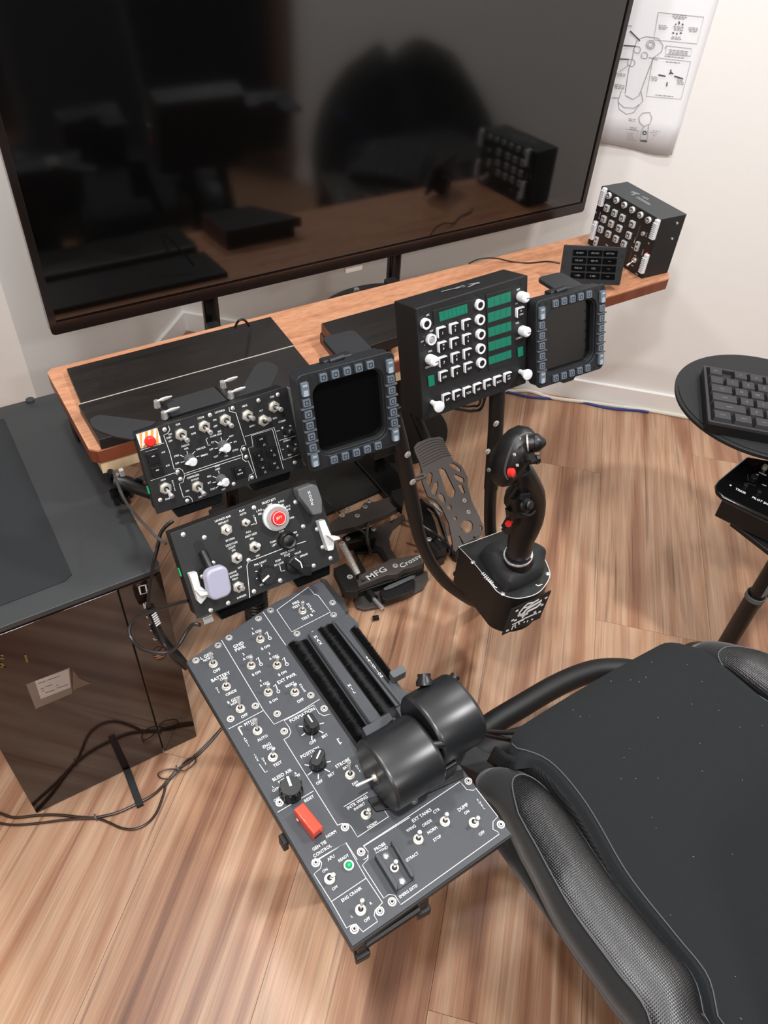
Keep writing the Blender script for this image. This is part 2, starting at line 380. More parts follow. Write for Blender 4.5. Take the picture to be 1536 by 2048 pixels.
def darkscrew_mesh():
    b = MB(); b.frame(circ(0, 0, 1.0, 14), circ(0, 0, 0.55, 14), 0, 0.3); b.cyl((0, 0, 0.02), (0, 0, 0.12), 0.55, 0.5, 8); return b.mesh('screw', 'mfd', True)
def toggle(parent, fr, base, tip, r=0.0062, h=0.017, kind='hex', lr=0.26, name='toggle_switch'):
    me = shared('nut'+kind, nut_mesh if kind == 'hex' else round_nut_mesh)
    p = fr.at(*base, r*0.4); p.z = 0
    o = copy_at(name, me, parent, p, scale=r)
    t = fr.at(*tip, h); d = t-p
    b = MB(); b.loft([(0, 0, r*0.35), d*0.55, d*0.93, d*0.985, d*1.0], [r*lr*0.85, r*lr*1.0, r*lr*1.5, r*lr*1.3, r*lr*0.6], 10)
    lv = obj('lever', b, 'steel', o, True); lv.matrix_parent_inverse = Mat.Identity(4)
    lv.scale = (1/r,)*3
    return o
def screws(parent, fr, pts, r, kind='ring', h=0.0):
    me = shared('scr'+kind, {'ring': screw_mesh, 'dome': dome_mesh, 'dark': darkscrew_mesh}[kind])
    for p in pts:
        q = fr.at(*p, h); copy_at('screw', me, parent, q, scale=r)
def lines(parent, fr, polys, w, m='label', name='border_line', z=0.0004, fn=None):
    b = MB()
    for pl in polys: b.strip([fr.at(*(fn(*q) if fn else q)) for q in pl], w, z)
    o = obj(name, b, m, parent); o['kind'] = 'stuff'; return o
def arc(c, r, a0, a1, n=6): return [(c[0]+r*math.cos(R(a0+(a1-a0)*k/n)), c[1]+r*math.sin(R(a0+(a1-a0)*k/n))) for k in range(n+1)]
# ============================================================ THE SETTING (room axes run at 45 degrees to the desk)
S2 = 2**0.5
def st(s, t, z=0.0): return Vec(((s+t)/S2, (t-s)/S2, z))      # s across the boards, t along them
TW, SL, SR, T3, TB, SW = 2.428, -1.262, 1.90, 1.512, -2.7, -2.9
B45 = Mat.Rotation(R(-45), 3, 'Z')                            # local x -> s axis, y -> t axis
def room_box(mb, s0, s1, t0, t1, z0, z1):
    rot = Mat(((1/S2, 1/S2, 0), (-1/S2, 1/S2, 0), (0, 0, 1))); c = st((s0+s1)/2, (t0+t1)/2, (z0+z1)/2)
    return mb.box(c, (s1-s0, t1-t0, z1-z0), rot)
# wide opening to the dark neighbouring room behind the viewer is part of the right return wall
fl = struct('floor', room_box(MB(), SW, 2.9, TB, TW, -0.03, -0.0035), 'gap')
sb = [-0.222-0.2975*k for k in range(10, 0, -1)]+[-0.222, 0.080, 0.353, 0.655, 0.957, 1.26, 1.56, 1.90]
ends = {0.080: 0.403, 0.353: 1.395, 0.655: 0.59, -0.222: 1.05, -0.5195: 0.15, -0.817: 0.75}
for i in range(len(sb)-1):
    s0, s1 = sb[i], sb[i+1]; e = next((v for k, v in ends.items() if abs(k-s0) < 0.01), rnd.uniform(-0.8, 0.8))
    tmax = TW if s0 > SL-0.2 else T3
    ts = [e+1.61*k for k in range(-3, 4)]; ts = [TB]+[t for t in ts if TB+0.05 < t < tmax-0.05]+[tmax]
    for t0, t1 in zip(ts, ts[1:]):
        b = room_box(MB(), s0+0.0004, s1-0.0004, t0+0.0004, t1-0.0004, -0.0035, 0.0)
        o = obj('floor_plank', b, 'floor', fl)
wl = struct('wall_left', room_box(MB(), SL-0.1, SL, T3, TW+0.1, 0, CEIL), 'wall')
wr = struct('wall_right', room_box(MB(), SL, SR+0.1, TW, TW+0.1, 0, CEIL), 'wall')
wf = struct('wall_front', room_box(MB(), SW, SL-0.1, T3, T3+0.1, 0, CEIL), 'wall')
wrr = struct('wall_return', room_box(MB(), SR, SR+0.1, 0.80, TW, 0, CEIL), 'wall')
wb = struct('wall_back', room_box(MB(), SW, 2.9, TB-0.1, TB, 0, CEIL), 'wall')
ws = struct('wall_side', room_box(MB(), SW-0.1, SW, TB, T3, 0, CEIL), 'wall')
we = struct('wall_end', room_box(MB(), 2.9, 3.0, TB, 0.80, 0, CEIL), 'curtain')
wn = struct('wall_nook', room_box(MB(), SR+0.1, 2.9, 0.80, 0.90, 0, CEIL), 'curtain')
ce = struct('ceiling', room_box(MB(), SW, 3.0, TB, TW, CEIL, CEIL+0.05), 'ceil')
def skirt(name, s0, s1, t0, t1):
    b = room_box(MB(), s0, s1, t0, t1, 0, 0.0755); return struct(name, b, 'trim')
skirt('baseboard_left', SL, SL+0.014, T3, TW); skirt('baseboard_right', SL+0.014, SR, TW-0.014, TW)
skirt('baseboard_front', SW, SL-0.1, T3-0.014, T3); skirt('baseboard_return', SR-0.014, SR, 0.80, TW-0.014)
struct('trim_1', room_box(MB(), SR-0.02, SR+0.12, 0.70, 0.80, 0, CEIL), 'door')
for i, (lx, ly, pw) in enumerate(LIGHTS):
    dl = thing('ceiling_downlight', ['round ceiling downlight directly above the viewer', 'round ceiling downlight above the racing seat and round table', 'round ceiling downlight above the computer tower', 'round ceiling downlight far left behind the viewer', 'round ceiling downlight straight behind the viewer', 'round ceiling downlight above the right end of the desk'][i], 'light', loc=(lx, ly, CEIL-0.001), group='ceiling downlights')
    obj('trim_ring', MB().frame(circ(0, 0, 0.11, 24), circ(0, 0, 0.085, 24), -0.012, 0), 'trim', dl)
    obj('lamp_disc', MB().prism(circ(0, 0, 0.084, 24), -0.006, 0), 'lamp', dl)
# poster on the right wall
PF = Frame(st(0.20, TW-0.004, 1.06), Vec((1, -1, 0)), (0, 0, 1), Vec((-1, -1, 0)))
zp = view(1160, 0, 376/1536)
po = thing('wall_poster', 'white paper sheet with a line drawing of a control stick on the right wall', 'poster', PF)
pc = [PF.at(*p) for p in ((1197, 288), (1262, 297), (1345, 303))]
b = MB(); xl, xr = PF.at(1197, 288).x-0.05, PF.at(1345, 303).x; yb = PF.at(1270, 297).y
n = 12; rows = []
for j in range(9):
    row = []
    for i in range(n+1):
        x = xl+(xr-xl)*i/n; y = yb+(0.62)*j/8; row.append(b.b.verts.new((x, y+(0.006*math.sin(i*0.5) if j == 0 else 0), 0.0015+(0.006*(1-j/2)*abs(math.sin(i*0.35+0.6)) if j < 2 else 0))))
    rows.append(row)
for j in range(8):
    for i in range(n): b.b.faces.new((rows[j][i], rows[j][i+1], rows[j+1][i+1], rows[j+1][i]))
sheet = obj('paper_sheet', b, 'paper', po, True)
s_ = sheet.modifiers.new('thick', 'SOLIDIFY'); s_.thickness = 0.0006
def plines(polys, w, m, nm): 
    b = MB()
    for pl in polys: b.strip([PF.at(*zp(*q)) for q in pl], w, 0.0042)
    o = obj(nm, b, m, po); o['kind'] = 'stuff'
box = lambda a, b_, c, d: [a, b_, c, d, a]
plines([box((640, 98), (1012, 137), (957, 355), (603, 322)), box((598, 465), (905, 500), (825, 806), (543, 782)), box((706, 370), (912, 395), (903, 455), (698, 440)),
        box((333, 1048), (478, 1062), (462, 1145), (320, 1135)), box((590, 1130), (720, 1142), (705, 1195), (585, 1182)), box((180, 955), (232, 960), (192, 1155), (150, 1150))], 0.0012, 'ink', 'diagram_box')
grip = [(370, 760), (400, 560), (430, 470), (440, 400), (470, 320), (540, 295), (640, 310), (680, 370), (665, 420), (600, 470), (565, 560), (500, 735), (480, 780), (430, 808), (370, 775)]
base_ = [(340, 735), (312, 820), (320, 890), (380, 930), (440, 915), (470, 870), (515, 820), (500, 745)]
plines([grip, base_, [(315, 835), (360, 875), (440, 880), (485, 850)], arc((577, 362), 35, 0, 360, 14), arc((577, 362), 22, 0, 360, 12), arc((468, 403), 28, 0, 360, 12), arc((528, 450), 26, 0, 360, 12), arc((420, 510), 30, 0, 360, 12),
        [(480, 960), (510, 920), (570, 915), (588, 960), (570, 1010), (520, 1030), (490, 1000), (480, 960)], [(520, 1030), (500, 1080), (490, 1150), (545, 1160), (555, 1080), (560, 1020)], [(390, 205), (425, 210)], [(325, 580), (395, 530)], [(690, 390), (712, 370)], [(560, 465), (635, 485)], [(260, 795), (315, 797)]], 0.0016, 'ink', 'stick_outline')
plines([[(410, 250), (490, 330)], [(320, 478), (400, 482)], [(355, 368), (455, 375)], arc((528, 1082), 14, 0, 360, 8), [(492, 1150), (545, 1156)], [(495, 1142), (548, 1147)]], 0.0028, 'inkdark', 'pointer_line')
tl = []
def para(x, y, w, n, sl=0.1, dy=14):
    for k in range(n):
        ww = w*rnd.uniform(0.75, 1.0); xx = x-ww/2; yy = y+k*dy; 
        while xx < x+ww/2-8:
            l = rnd.uniform(14, 34); tl.append([(xx, yy+(xx-x)*sl), (min(xx+l, x+ww/2), yy+(min(xx+l, x+ww/2)-x)*sl)]); xx += l+6
para(815, 120, 120, 3); para(680, 205, 80, 3); para(925, 225, 80, 3); para(785, 300, 90, 2); para(805, 410, 170, 3); para(770, 462, 200, 1); para(760, 505, 150, 1); para(610, 625, 60, 3); para(820, 640, 60, 4); para(690, 778, 160, 1)
para(400, 1085, 90, 4); para(660, 1070, 170, 4); para(650, 1150, 110, 3); para(340, 600, 90, 2); para(325, 690, 90, 3); para(430, 970, 70, 2); para(435, 1040, 60, 2); para(805, 215, 90, 3)
plines(tl, 0.0016, 'ink', 'small_print')
plines([[(780, 190), (785, 198)], [(808, 172), (812, 195)], [(835, 190), (842, 205)], [(755, 262), (768, 270)], [(790, 265), (792, 280)], [(818, 262), (830, 272)], [(742, 565), (742, 590)], [(742, 590), (728, 600)], [(742, 590), (760, 600)], [(712, 668), (708, 700)], [(640, 608), (700, 620)], [(770, 618), (840, 640)]], 0.003, 'inkdark', 'arrow_mark')
# ============================================================ TELEVISION
TY = 1.492
TF = Frame((on_y(103, 668, TY)+on_y(1165, 425, TY))/2, (1, 0, 0), (0, 0, 1), (0, -1, 0))
tl_, tr_ = TF.at(103, 668), TF.at(1165, 425); TWd = tr_.x-tl_.x; TH = TWd*0.582; z0 = (tl_.y+tr_.y)/2
tv = thing('television', 'large black flat-screen television, switched off, on two legs behind the desk', 'television', TF)
cx, cy = (tl_.x+tr_.x)/2, z0+TH/2
obj('bezel', MB().frame(rrect(TWd, TH, 0.008, 3, cx, cy), rrect(TWd-0.030, TH-0.040, 0.002, 3, cx, cy+0.006), -0.02, 0.004), 'tvbezel', tv, bevel=0.0015)
obj('screen', MB().prism(rrect(TWd-0.028, TH-0.038, 0.002, 3, cx, cy+0.006), -0.01, 0.0), 'tvglass', tv)
obj('back_shell', MB().prism(rrect(TWd-0.02, TH-0.02, 0.01, 3, cx, cy), -0.045, -0.012), 'plastic', tv)
zf = view(0, 500, 300/1536)
lip = MB(); lip.box((cx, z0+0.0265, 0.0045), (TWd-0.03, 0.0016, 0.002)); obj('lower_lip', lip, mat('lip_metal', (110, 92, 88), 0.25, metal=1), tv)
for px in (425, 796):
    q = TF.at(px, 600 if px < 600 else 530); zb = -TF.o.z+0.0
    lg = MB(); lg.prism(rrect(0.036, 0.022, 0.008, 4, q.x, 0), 0, 1); 
    m4 = Mat(((1, 0, 0, 0), (0, 0, 1, zb), (0, -1, 0, -0.018), (0, 0, 0, 1)))
    lg.xf(Mat(((1, 0, 0, 0), (0, 0, z0+0.06-zb, zb), (0, -1, 0, -0.018), (0, 0, 0, 1))))
    obj('leg', lg, 'gloss', tv, True)
    fb = MB(); fb.box((q.x, zb+0.012, 0.005), (0.09, 0.024, 0.22)); obj('foot', fb, 'plastic', tv, bevel=0.004)
q = TF.at(710, 535); sn = MB(); sn.prism([(q.x-0.028, q.y+0.02), (q.x+0.028, q.y+0.02), (q.x+0.022, q.y-0.012), (q.x-0.022, q.y-0.012)], -0.012, -0.004); obj('sensor_tab', sn, 'clear', tv)
sn = MB(); sn.box((q.x, q.y+0.010, -0.003), (0.040, 0.007, 0.002)); obj('sensor_light', sn, 'glow', tv)
# round black stool behind the desk
so = thing('round_stool', 'round black stool top showing behind the desk under the television', 'stool', loc=(1.194, 1.69, 0))
obj('seat_disc', MB().loft([(0, 0, 0.375), (0, 0, 0.395), (0, 0, 0.40)], [0.266, 0.267, 0.262], 48), 'towertop', so, True)
obj('post', MB().cyl((0, 0, 0.02), (0, 0, 0.376), 0.03), 'black', so, True); obj('foot_disc', MB().loft([(0, 0, 0), (0, 0, 0.012), (0, 0, 0.025)], [0.19, 0.19, 0.03], 32), 'black', so, True)
bt = on_z(713, 583, 0.402); tag(obj('silver_bolt', MB().cyl((bt.x, bt.y, 0.40), (bt.x, bt.y, 0.412), 0.011, 0.009, 8), 'steel', None, True), 'small silver bolt lying on the round black stool', 'bolt')
# ============================================================ DESK
ZD = 0.72
dk = thing('desk', 'long narrow orange-brown timber desk under the television', 'desk', loc=(0.158, 1.12, 0))
D = lambda x, y, z: (x-0.158, y-1.12, z)
x0, x1, yf, ybk = 0.158, 1.632, 1.122, 1.408
tp = [(x0+0.012, yf), (x1-0.02, yf), (x1, yf+0.02), (x1, ybk-0.01), (x1-0.01, ybk), (x0+0.01, ybk), (x0, ybk-0.01), (x0, yf+0.012)]
obj('desk_top', MB().prism([(p[0]-0.158, p[1]-1.12) for p in tp], ZD-0.004, ZD), 'desk', dk)
obj('edge_band', MB().prism([(p[0]-0.158, p[1]-1.12) for p in tp], ZD-0.030, ZD-0.004), 'desk_edge', dk, label='dark reddish-brown stained edge')
obj('under_board', MB().box(D(0.56, 1.16, ZD-0.043), (0.78, 0.07, 0.026)), 'ply', dk, label='pale plywood batten under the front edge')
obj('riser_block', MB().box(D(0.182, 1.37, 0.631), (0.022, 0.04, 0.116)), 'black', dk, bevel=0.003)
for x in (0.53, 1.005):
    obj('rear_brace', MB().box(D(x, 1.42, ZD-0.045), (0.03, 0.13, 0.03)), 'black', dk, bevel=0.003)
zs = view(80, 560, 540/1536)
# dark boards lying on the desk
def rect_on(pts, z):
    P = wpoly(pts, z); return P
def slab(name, label, pts, zt, th, m='blackwood'):
    P = wpoly(pts, zt); cx_ = sum(p[0] for p in P)/4; cy_ = sum(p[1] for p in P)/4
    o = thing(name, label, 'board', loc=(cx_, cy_, zt-th)); obj('panel', MB().prism([(p[0]-cx_, p[1]-cy_) for p in P], 0, th), m, o, bevel=0.001)
    return o, [(p[0]-cx_, p[1]-cy_) for p in P]
o1, P1 = slab('dark_board', 'flat dark wooden board along the back of the desk, beneath the left of the television', [(133, 737), (541, 633), (588, 690), (162, 806)], 0.732, 0.012)
o2, P2 = slab('dark_board', 'flat dark wooden board with a painted highlight on its back edge, in front of the rear board', [(156, 808), (588, 692), (640, 755), (198, 880)], 0.742, 0.022)
obj('lit_edge', MB().box(((P2[0][0]+P2[1][0])/2, (P2[0][1]+P2[1][1])/2, 0.0213), ((P2[1][0]-P2[0][0]), 0.0018, 0.0022)), 'litedge', o2)  # light caught by the rear edge, painted as a thin pale strip
o3, P3 = slab('dark_board', 'lower of two stacked dark boards at the middle of the desk', [(641, 665), (792, 626), (830, 655), (690, 728)], 0.744, 0.024)
o4, P4 = slab('dark_board', 'upper of two stacked dark boards at the middle of the desk', [(644, 646), (806, 601), (800, 672), (692, 707)], 0.768, 0.024)
for o, P in ((o3, P3), (o4, P4)):
    a, b_ = Vec(P[0]), Vec(P[3]); mid = (a+b_)/2; ang = math.atan2((b_-a).y, (b_-a).x)
    obj('brown_edge', MB().box((mid.x-0.0008, mid.y, 0.012), ((b_-a).length, 0.001, 0.022), Mat.Rotation(ang, 3, 'Z')), 'brownedge', o)
# cable on desk
def cable(name, pts, r, m, label, cat='cable', n=8, sub=6, group=None):
    P = [Vec(p) for p in pts]; o = obj(name, MB().tube(P, r, n, sub), m, None, True); return tag(o, label, cat, group)
zc4 = view(860, 180, 360/1536)
cable('thin_cable', [on_z(*zc4(*p), z) for p, z in (((330, 1480), 0.7225), ((430, 1440), 0.735), ((560, 1436), 0.735), ((700, 1465), 0.7225), ((850, 1475), 0.7225), ((1000, 1462), 0.7225), ((1110, 1478), 0.7225))], 0.0018, 'cable', 'thin black cable curving over the desk top towards the warning light panel')
cable('thin_cable', [on_z(470, 655, 0.77), on_z(476, 643, 0.80), on_z(486, 639, 0.80), on_z(494, 645, 0.77), on_z(498, 652, 0.745)], 0.0025, 'cable', 'short loop of black cable rising behind the desk near the left television leg')
# ============================================================ PC TOWER
TWx0, TWx1, TWy0, TWy1, TWz = -0.158, 0.196, 0.947, 1.547, 0.572
pt = thing('computer_tower', 'large dark computer tower with smoked glass side at the left of the desk', 'computer', loc=(TWx0, TWy0, 0))
L_ = lambda x, y, z=0: (x-TWx0, y-TWy0, z)
gx0 = on_y(232, 1170, TWy0).x
obj('chassis', MB().box(L_((TWx0+TWx1)/2, (TWy0+TWy1)/2+0.004, 0.283), (TWx1-TWx0, TWy1-TWy0-0.008, 0.566)), 'plastic', pt, bevel=0.002)
obj('top_plate', MB().prism([(p[0], p[1]) for p in rrect(TWx1-TWx0+0.004, TWy1-TWy0+0.002, 0.012, 4, (TWx1-TWx0)/2, (TWy1-TWy0)/2)], 0.560, TWz), 'towertop', pt, bevel=0.0015)
obj('glass_panel', MB().box(L_((TWx0+gx0)/2, TWy0, 0.28), (gx0-TWx0-0.002, 0.006, 0.556)), 'glassdark', pt, bevel=0.001, label='smoked brown glass panel')
obj('port_panel', MB().box(L_((gx0+TWx1)/2, TWy0, 0.28), (TWx1-gx0-0.003, 0.006, 0.556)), 'glassdark', pt, bevel=0.001)
fq = wpoly([(0, 838), (8, 838), (144, 1150), (130, 1163), (0, 1213)], TWz); fq[0] = (fq[0][0]-0.05, fq[0][1]); fq[-1] = (fq[-1][0]-0.03, fq[-1][1])
cnr = [tuple(v) for v in smooth([Vec((*fq[1], 0)), Vec((*fq[2], 0))], 2)]
fp = [(max(fq[0][0], TWx0+0.01), fq[0][1]), fq[1], fq[2], fq[3], (max(fq[4][0], TWx0+0.01), fq[4][1])]
obj('dust_filter', MB().prism([(p[0]-TWx0, p[1]-TWy0) for p in fp], TWz-0.001, TWz+0.0018), 'filter', pt, bevel=0.0008)
kb = on_z(61, 803, TWz); obj('rear_knob', MB().cyl(L_(kb.x, kb.y, TWz-0.004), L_(kb.x, kb.y, TWz+0.006), 0.009), 'towertop', pt, True)
YF = Frame((TWx0, TWy0-0.0032, 0), (1, 0, 0), (0, 0, 1), (0, -1, 0)); zt_ = view(0, 1100, 460/1519); zu = view(200, 1000, 260/1536)
def yflat(polys, w, m, nm, fn, z=0.0):
    b = MB()
    for pl in polys: b.strip([YF.at(*fn(*q)) for q in pl], w, z)
    b.xf(Mat(((1, 0, 0, 0), (0, 0, -1, -0.0032), (0, 1, 0, 0), (0, 0, 0, 1)))); return obj(nm, b, m, pt)
yflat([box((458, 1020), (535, 1000), (555, 1092), (480, 1112))], 0.0028, 'pale', 'power_button_outline', zu, 0.0006)
yflat([[(512, 1218), (525, 1280)], [(530, 1210), (545, 1215)], [(545, 1370), (562, 1395)], [(575, 1470), (600, 1475)], [(590, 1540), (620, 1545)], [(625, 1630), (650, 1655), (675, 1640)], [(530, 1225), (540, 1275)]], 0.0018, 'pale', 'port_rim', zu, 0.0006)
yflat([arc((700, 1815), 78, 0, 360, 16)], 0.0016, mat('emblem_red', (92, 34, 28), 0.5), 'emblem_ring', zu, 0.0006)
yflat([[(690, 1790), (752, 1752)], [(700, 1785), (745, 1765)], [(655, 1875), (760, 1835)], [(665, 1830), (720, 1842)], [(640, 1840), (700, 1850)]], 0.003, mat('emblem_salmon', (168, 120, 100), 0.5), 'emblem', zu, 0.0008)
lb = [YF.at(*zt_(*p)) for p in ((172, 888), (470, 775), (600, 880), (560, 905), (235, 1048))]
lb = [YF.at(*zt_(*p)) for p in ((172, 888), (460, 775), (475, 945), (235, 1048))]
def yprism(P, d0, d1, m, nm, **k):
    b = MB(); b.prism([(p.x, p.y) for p in P], d0, d1); b.xf(Mat(((1, 0, 0, 0), (0, 0, -1, -0.0032), (0, 1, 0, 0), (0, 0, 0, 1)))); return obj(nm, b, m, pt, **k)
yprism(lb, 0, 0.0006, mat('sticker_grey', (104, 92, 84), 0.4), 'sticker_backing')
yprism([YF.at(*zt_(*p)) for p in ((230, 865), (452, 785), (465, 905), (268, 982))], 0.0006, 0.001, mat('sticker_white', (158, 148, 142), 0.4), 'sticker')
yprism([YF.at(*zt_(*p)) for p in ((480, 790), (520, 845), (600, 878), (480, 925))], 0, 0.0006, mat('sticker_clear', (88, 72, 62), 0.3), 'sticker_backing')
yflat([[(250, 880), (300, 862)], [(310, 858), (395, 828)], [(268, 915), (292, 906)], [(275, 930), (290, 925)], [(300, 900), (345, 885)], [(375, 885), (378, 893)], [(372, 910), (450, 885)], [(300, 940), (360, 920)]], 0.0016, 'inkdark', 'sticker_print', zt_, 0.0013)
yflat([[(5, 690), (20, 700)], [(0, 712), (25, 716)], [(5, 745), (35, 775)], [(0, 770), (40, 772)], [(165, 690), (180, 740)]], 0.0035, mat('yellow_dim', (96, 80, 34), 0.5), 'interior_print', zt_, 0.0008)
# ============================================================ MAIN DISPLAY PANELS
def pframe(c, k, yaw, pit, rol=0):
    c = EYE+(Vec(c)-EYE)*k; return Frame(c, *axes(R(yaw), R(pit), R(rol)))
def toggles(pr, fr, fn, lst, **k):
    for a, b_ in lst: toggle(pr, fr, fn(*a), fn(*b_), **k)
def knob(pr, fr, base, tip, r, h, m='black', ptr=True, name='knob', pm='white', base_r=None, fl=True):
    """knurled dial leaning nowhere: axis along the panel normal; pointer on top aimed at tip"""
    p = fr.at(*base); t = fr.at(*tip, h); d = Vec((t.x-p.x, t.y-p.y)); a = math.atan2(d.y, d.x)
    b = MB(); b.cyl((0, 0, 0), (0, 0, h*0.25), (base_r or r*1.08), r*1.05, 24); b.cyl((0, 0, h*0.25), (0, 0, h), r, r*0.9, 24)
    if fl:
        for k in range(12): b.box((r*0.97*math.cos(k*PI/6), r*0.97*math.sin(k*PI/6), h*0.6), (r*0.14, r*0.14, h*0.66), Mat.Rotation(k*PI/6, 3, 'Z'))
    o = obj(name, b, m, pr, True); o.location = p
    if ptr:
        bb = MB(); bb.box((0, 0, 0), (r*0.95, r*0.22, 0.0008)); q = obj('pointer', bb, pm, o); q.location = (math.cos(a)*r*0.42, math.sin(a)*r*0.42, h+0.0003); q.rotation_euler = (0, 0, a)
    return o
def pushkey(pr, fr, c, w, h_, t, m='black', name='push_button', cap=None, r=0.0012):
    p = fr.at(*c, t); p.z = 0; o = obj(name, MB().prism(rrect(w, h_, r, 3), 0, t), m, pr, bevel=0.0006); o.location = p
    if cap: q = obj('cap', MB().prism(rrect(w*0.8, h_*0.8, r, 2), 0, 0.0008), cap, o); q.location = (0, 0, t)
    return o
# ---- A: sensor and armament panel
AF = pframe((0.385, 1.084, 0.664), 0.83, -0.68, 22.3); AW, AH = 0.249, 0.137; a = view(240, 720, 380/1536)
PA = thing('sensor_switch_panel', 'upper left black avionics panel with an orange striped plate and metal toggles', 'control panel', AF)
oc = [AF.at(*p) for p in ((269, 868), (573, 772), (609, 934), (314, 1029))]
obj('face_plate', MB().prism([(p.x, p.y) for p in oc], -0.0025, 0), 'panel', PA, bevel=0.0008)
obj('housing', MB().prism([(p.x*0.985, p.y*0.97) for p in oc], -0.034, -0.0026), 'black', PA, bevel=0.0015)
for u0, u1 in ((0.10, 0.44), (0.62, 0.93)):
    xa, xb = -AW/2+AW*u0, -AW/2+AW*u1; obj('lower_bracket', MB().prism([(xa, -AH/2-0.004), (xb, -AH/2-0.004), (xb-0.006, -AH/2-0.020), (xa+0.006, -AH/2-0.020)], -0.045, -0.014), 'gloss', PA, bevel=0.002)
toggles(PA, AF, a, [((497, 605), (550, 655)), ((685, 540), (737, 592)), ((855, 487), (908, 537)), ((1035, 452), (1082, 475)), ((1165, 492), (1213, 480)), ((1250, 380), (1308, 402)), ((372, 1040), (423, 1108)), ((630, 1027), (685, 1088))], r=0.0098, h=0.020, lr=0.28)
screws(PA, AF, [a(*p) for p in ((360, 562), (727, 445), (910, 390), (1118, 327), (1275, 280), (1003, 720), (1020, 783), (465, 903), (488, 962), (1067, 950), (918, 1002), (1412, 828), (543, 1138), (325, 1132), (190, 695))], 0.0035, 'dome')
for bs, tp_ in (((562, 800), (590, 828)), ((832, 692), (868, 714)), ((818, 965), (858, 992))):
    k_ = knob(PA, AF, a(*bs), a(*tp_), 0.0082, 0.014, 'hook', ptr=False, fl=False)
    d = AF.at(*a(*tp_), 0.016)-AF.at(*a(*bs)); cp = obj('pointer_cap', MB().loft([(0, 0, 0.013), (d.x*0.6, d.y*0.6, 0.016), (d.x, d.y, 0.019)], [0.006, 0.0075, 0.0055], 12), 'white', k_, True)
    nd = MB().prism([(-0.006, 0.003), (-0.012, -0.001), (-0.004, -0.005)], 0.013, 0.0165); obj('pointer_cap', nd, 'white', k_)
for c in ((1350, 567), (1392, 715)):
    k_ = knob(PA, AF, a(*c), a(c[0]+30, c[1]-20), 0.0075, 0.016, 'black', ptr=False, fl=True); obj('cap', MB().ball((0, 0, 0.016), 0.006, 10, (1, 1, 0.5)), 'plastic', k_, True)
    screws(PA, AF, [a(c[0]-35, c[1]-17), a(c[0]+28, c[1]-30)], 0.0022, 'dome')
for c, w in (((272, 790), 0.017), ((305, 902), 0.017), ((1148, 657), 0.0155), ((1128, 787), 0.0155), ((1228, 747), 0.0155), ((1160, 885), 0.0155), ((1255, 850), 0.0155), ((975, 908), 0.018)):
    o = pushkey(PA, AF, a(*c), w, w*0.92, 0.006, 'plastic', 'push_button'); bb = MB().frame(rrect(w*1.28, w*1.2, 0.001, 2), rrect(w*1.06, w*0.98, 0.001, 2), 0, 0.003); f = obj('surround', bb, 'black', o); f.location = (0, 0, 0)
sp = [AF.at(*a(*p)) for p in ((128, 603), (300, 548), (335, 668), (168, 716))]
obj('warning_plate', MB().prism([(p.x, p.y) for p in sp], 0, 0.001), 'white', PA, label='orange and white striped plate')
b = MB()
for k in range(4):
    t0, t1 = k*0.27+0.02, k*0.27+0.15; A_, B_, C_, D_ = [Vec((p.x, p.y)) for p in sp]
    q0, q1 = A_.lerp(B_, min(t0+0.13, 1)), A_.lerp(B_, min(t1+0.13, 1)); r0, r1 = D_.lerp(C_, max(0, t0-0.1)), D_.lerp(C_, max(0, t1-0.1)); b.prism([tuple(q0), tuple(q1), tuple(r1), tuple(r0)], 0.001, 0.0014)
obj('orange_stripe', b, 'orange', PA)
p = AF.at(*a(240, 655)); o = obj('jettison_button', MB().loft([(0, 0, 0), (0, 0, 0.004), (0, 0, 0.006), (0, 0, 0.008)], [0.0085, 0.0085, 0.0078, 0.0055], 20), 'red', PA, True, label='red round button'); o.location = p
lines(PA, AF, [[(165, 730), (355, 670)], [(390, 530), (403, 565), (385, 592), (352, 608), (400, 740), (437, 882), (480, 876), (505, 890), (515, 920), (770, 835), (985, 765)],
   [(248, 975), (440, 912), (465, 925)], [(520, 912), (522, 935), (975, 790)], [(522, 935), (510, 985), (478, 1000), (512, 1110), (555, 1100), (580, 1120), (585, 1145)], [(880, 380), (885, 415), (935, 425), (1018, 685), (985, 695), (973, 730), (990, 765), (990, 800), (1015, 820), (1035, 815), (1080, 915), (1045, 930), (1040, 975)],
   [(1010, 618), (1245, 545), (1318, 808), (1450, 762)], [(1062, 615), (1075, 700), (1035, 712), (1105, 955)], [(1062, 612), (1080, 604), (1232, 560), (1320, 880)], [(1288, 650), (1420, 612)], [(1265, 575), (1290, 570)], [(1310, 724), (1325, 720)],
   [(710, 630), (695, 640), (712, 690), (730, 685)], [(205, 745), (300, 715)], [(240, 860), (330, 835)]], 0.0007, fn=a)
lines(PA, AF, [[(540, 735), (545, 757)], [(485, 768), (515, 782)], [(490, 828), (522, 820)], [(585, 760), (605, 738)], [(615, 783), (640, 775)], [(815, 622), (822, 650)], [(860, 652), (880, 630)], [(880, 673), (905, 665)], [(765, 655), (795, 672)], [(765, 715), (792, 710)], [(800, 755), (812, 740)], [(855, 742), (858, 757)], [(795, 895), (802, 918)], [(750, 940), (780, 952)], [(748, 990), (775, 986)], [(775, 1035), (795, 1018)]], 0.0009, fn=a, name='tick_mark')
T = lambda fn, L: [(t[0], *fn(t[1], t[2]), t[3])+tuple(t[4:]) for t in L]
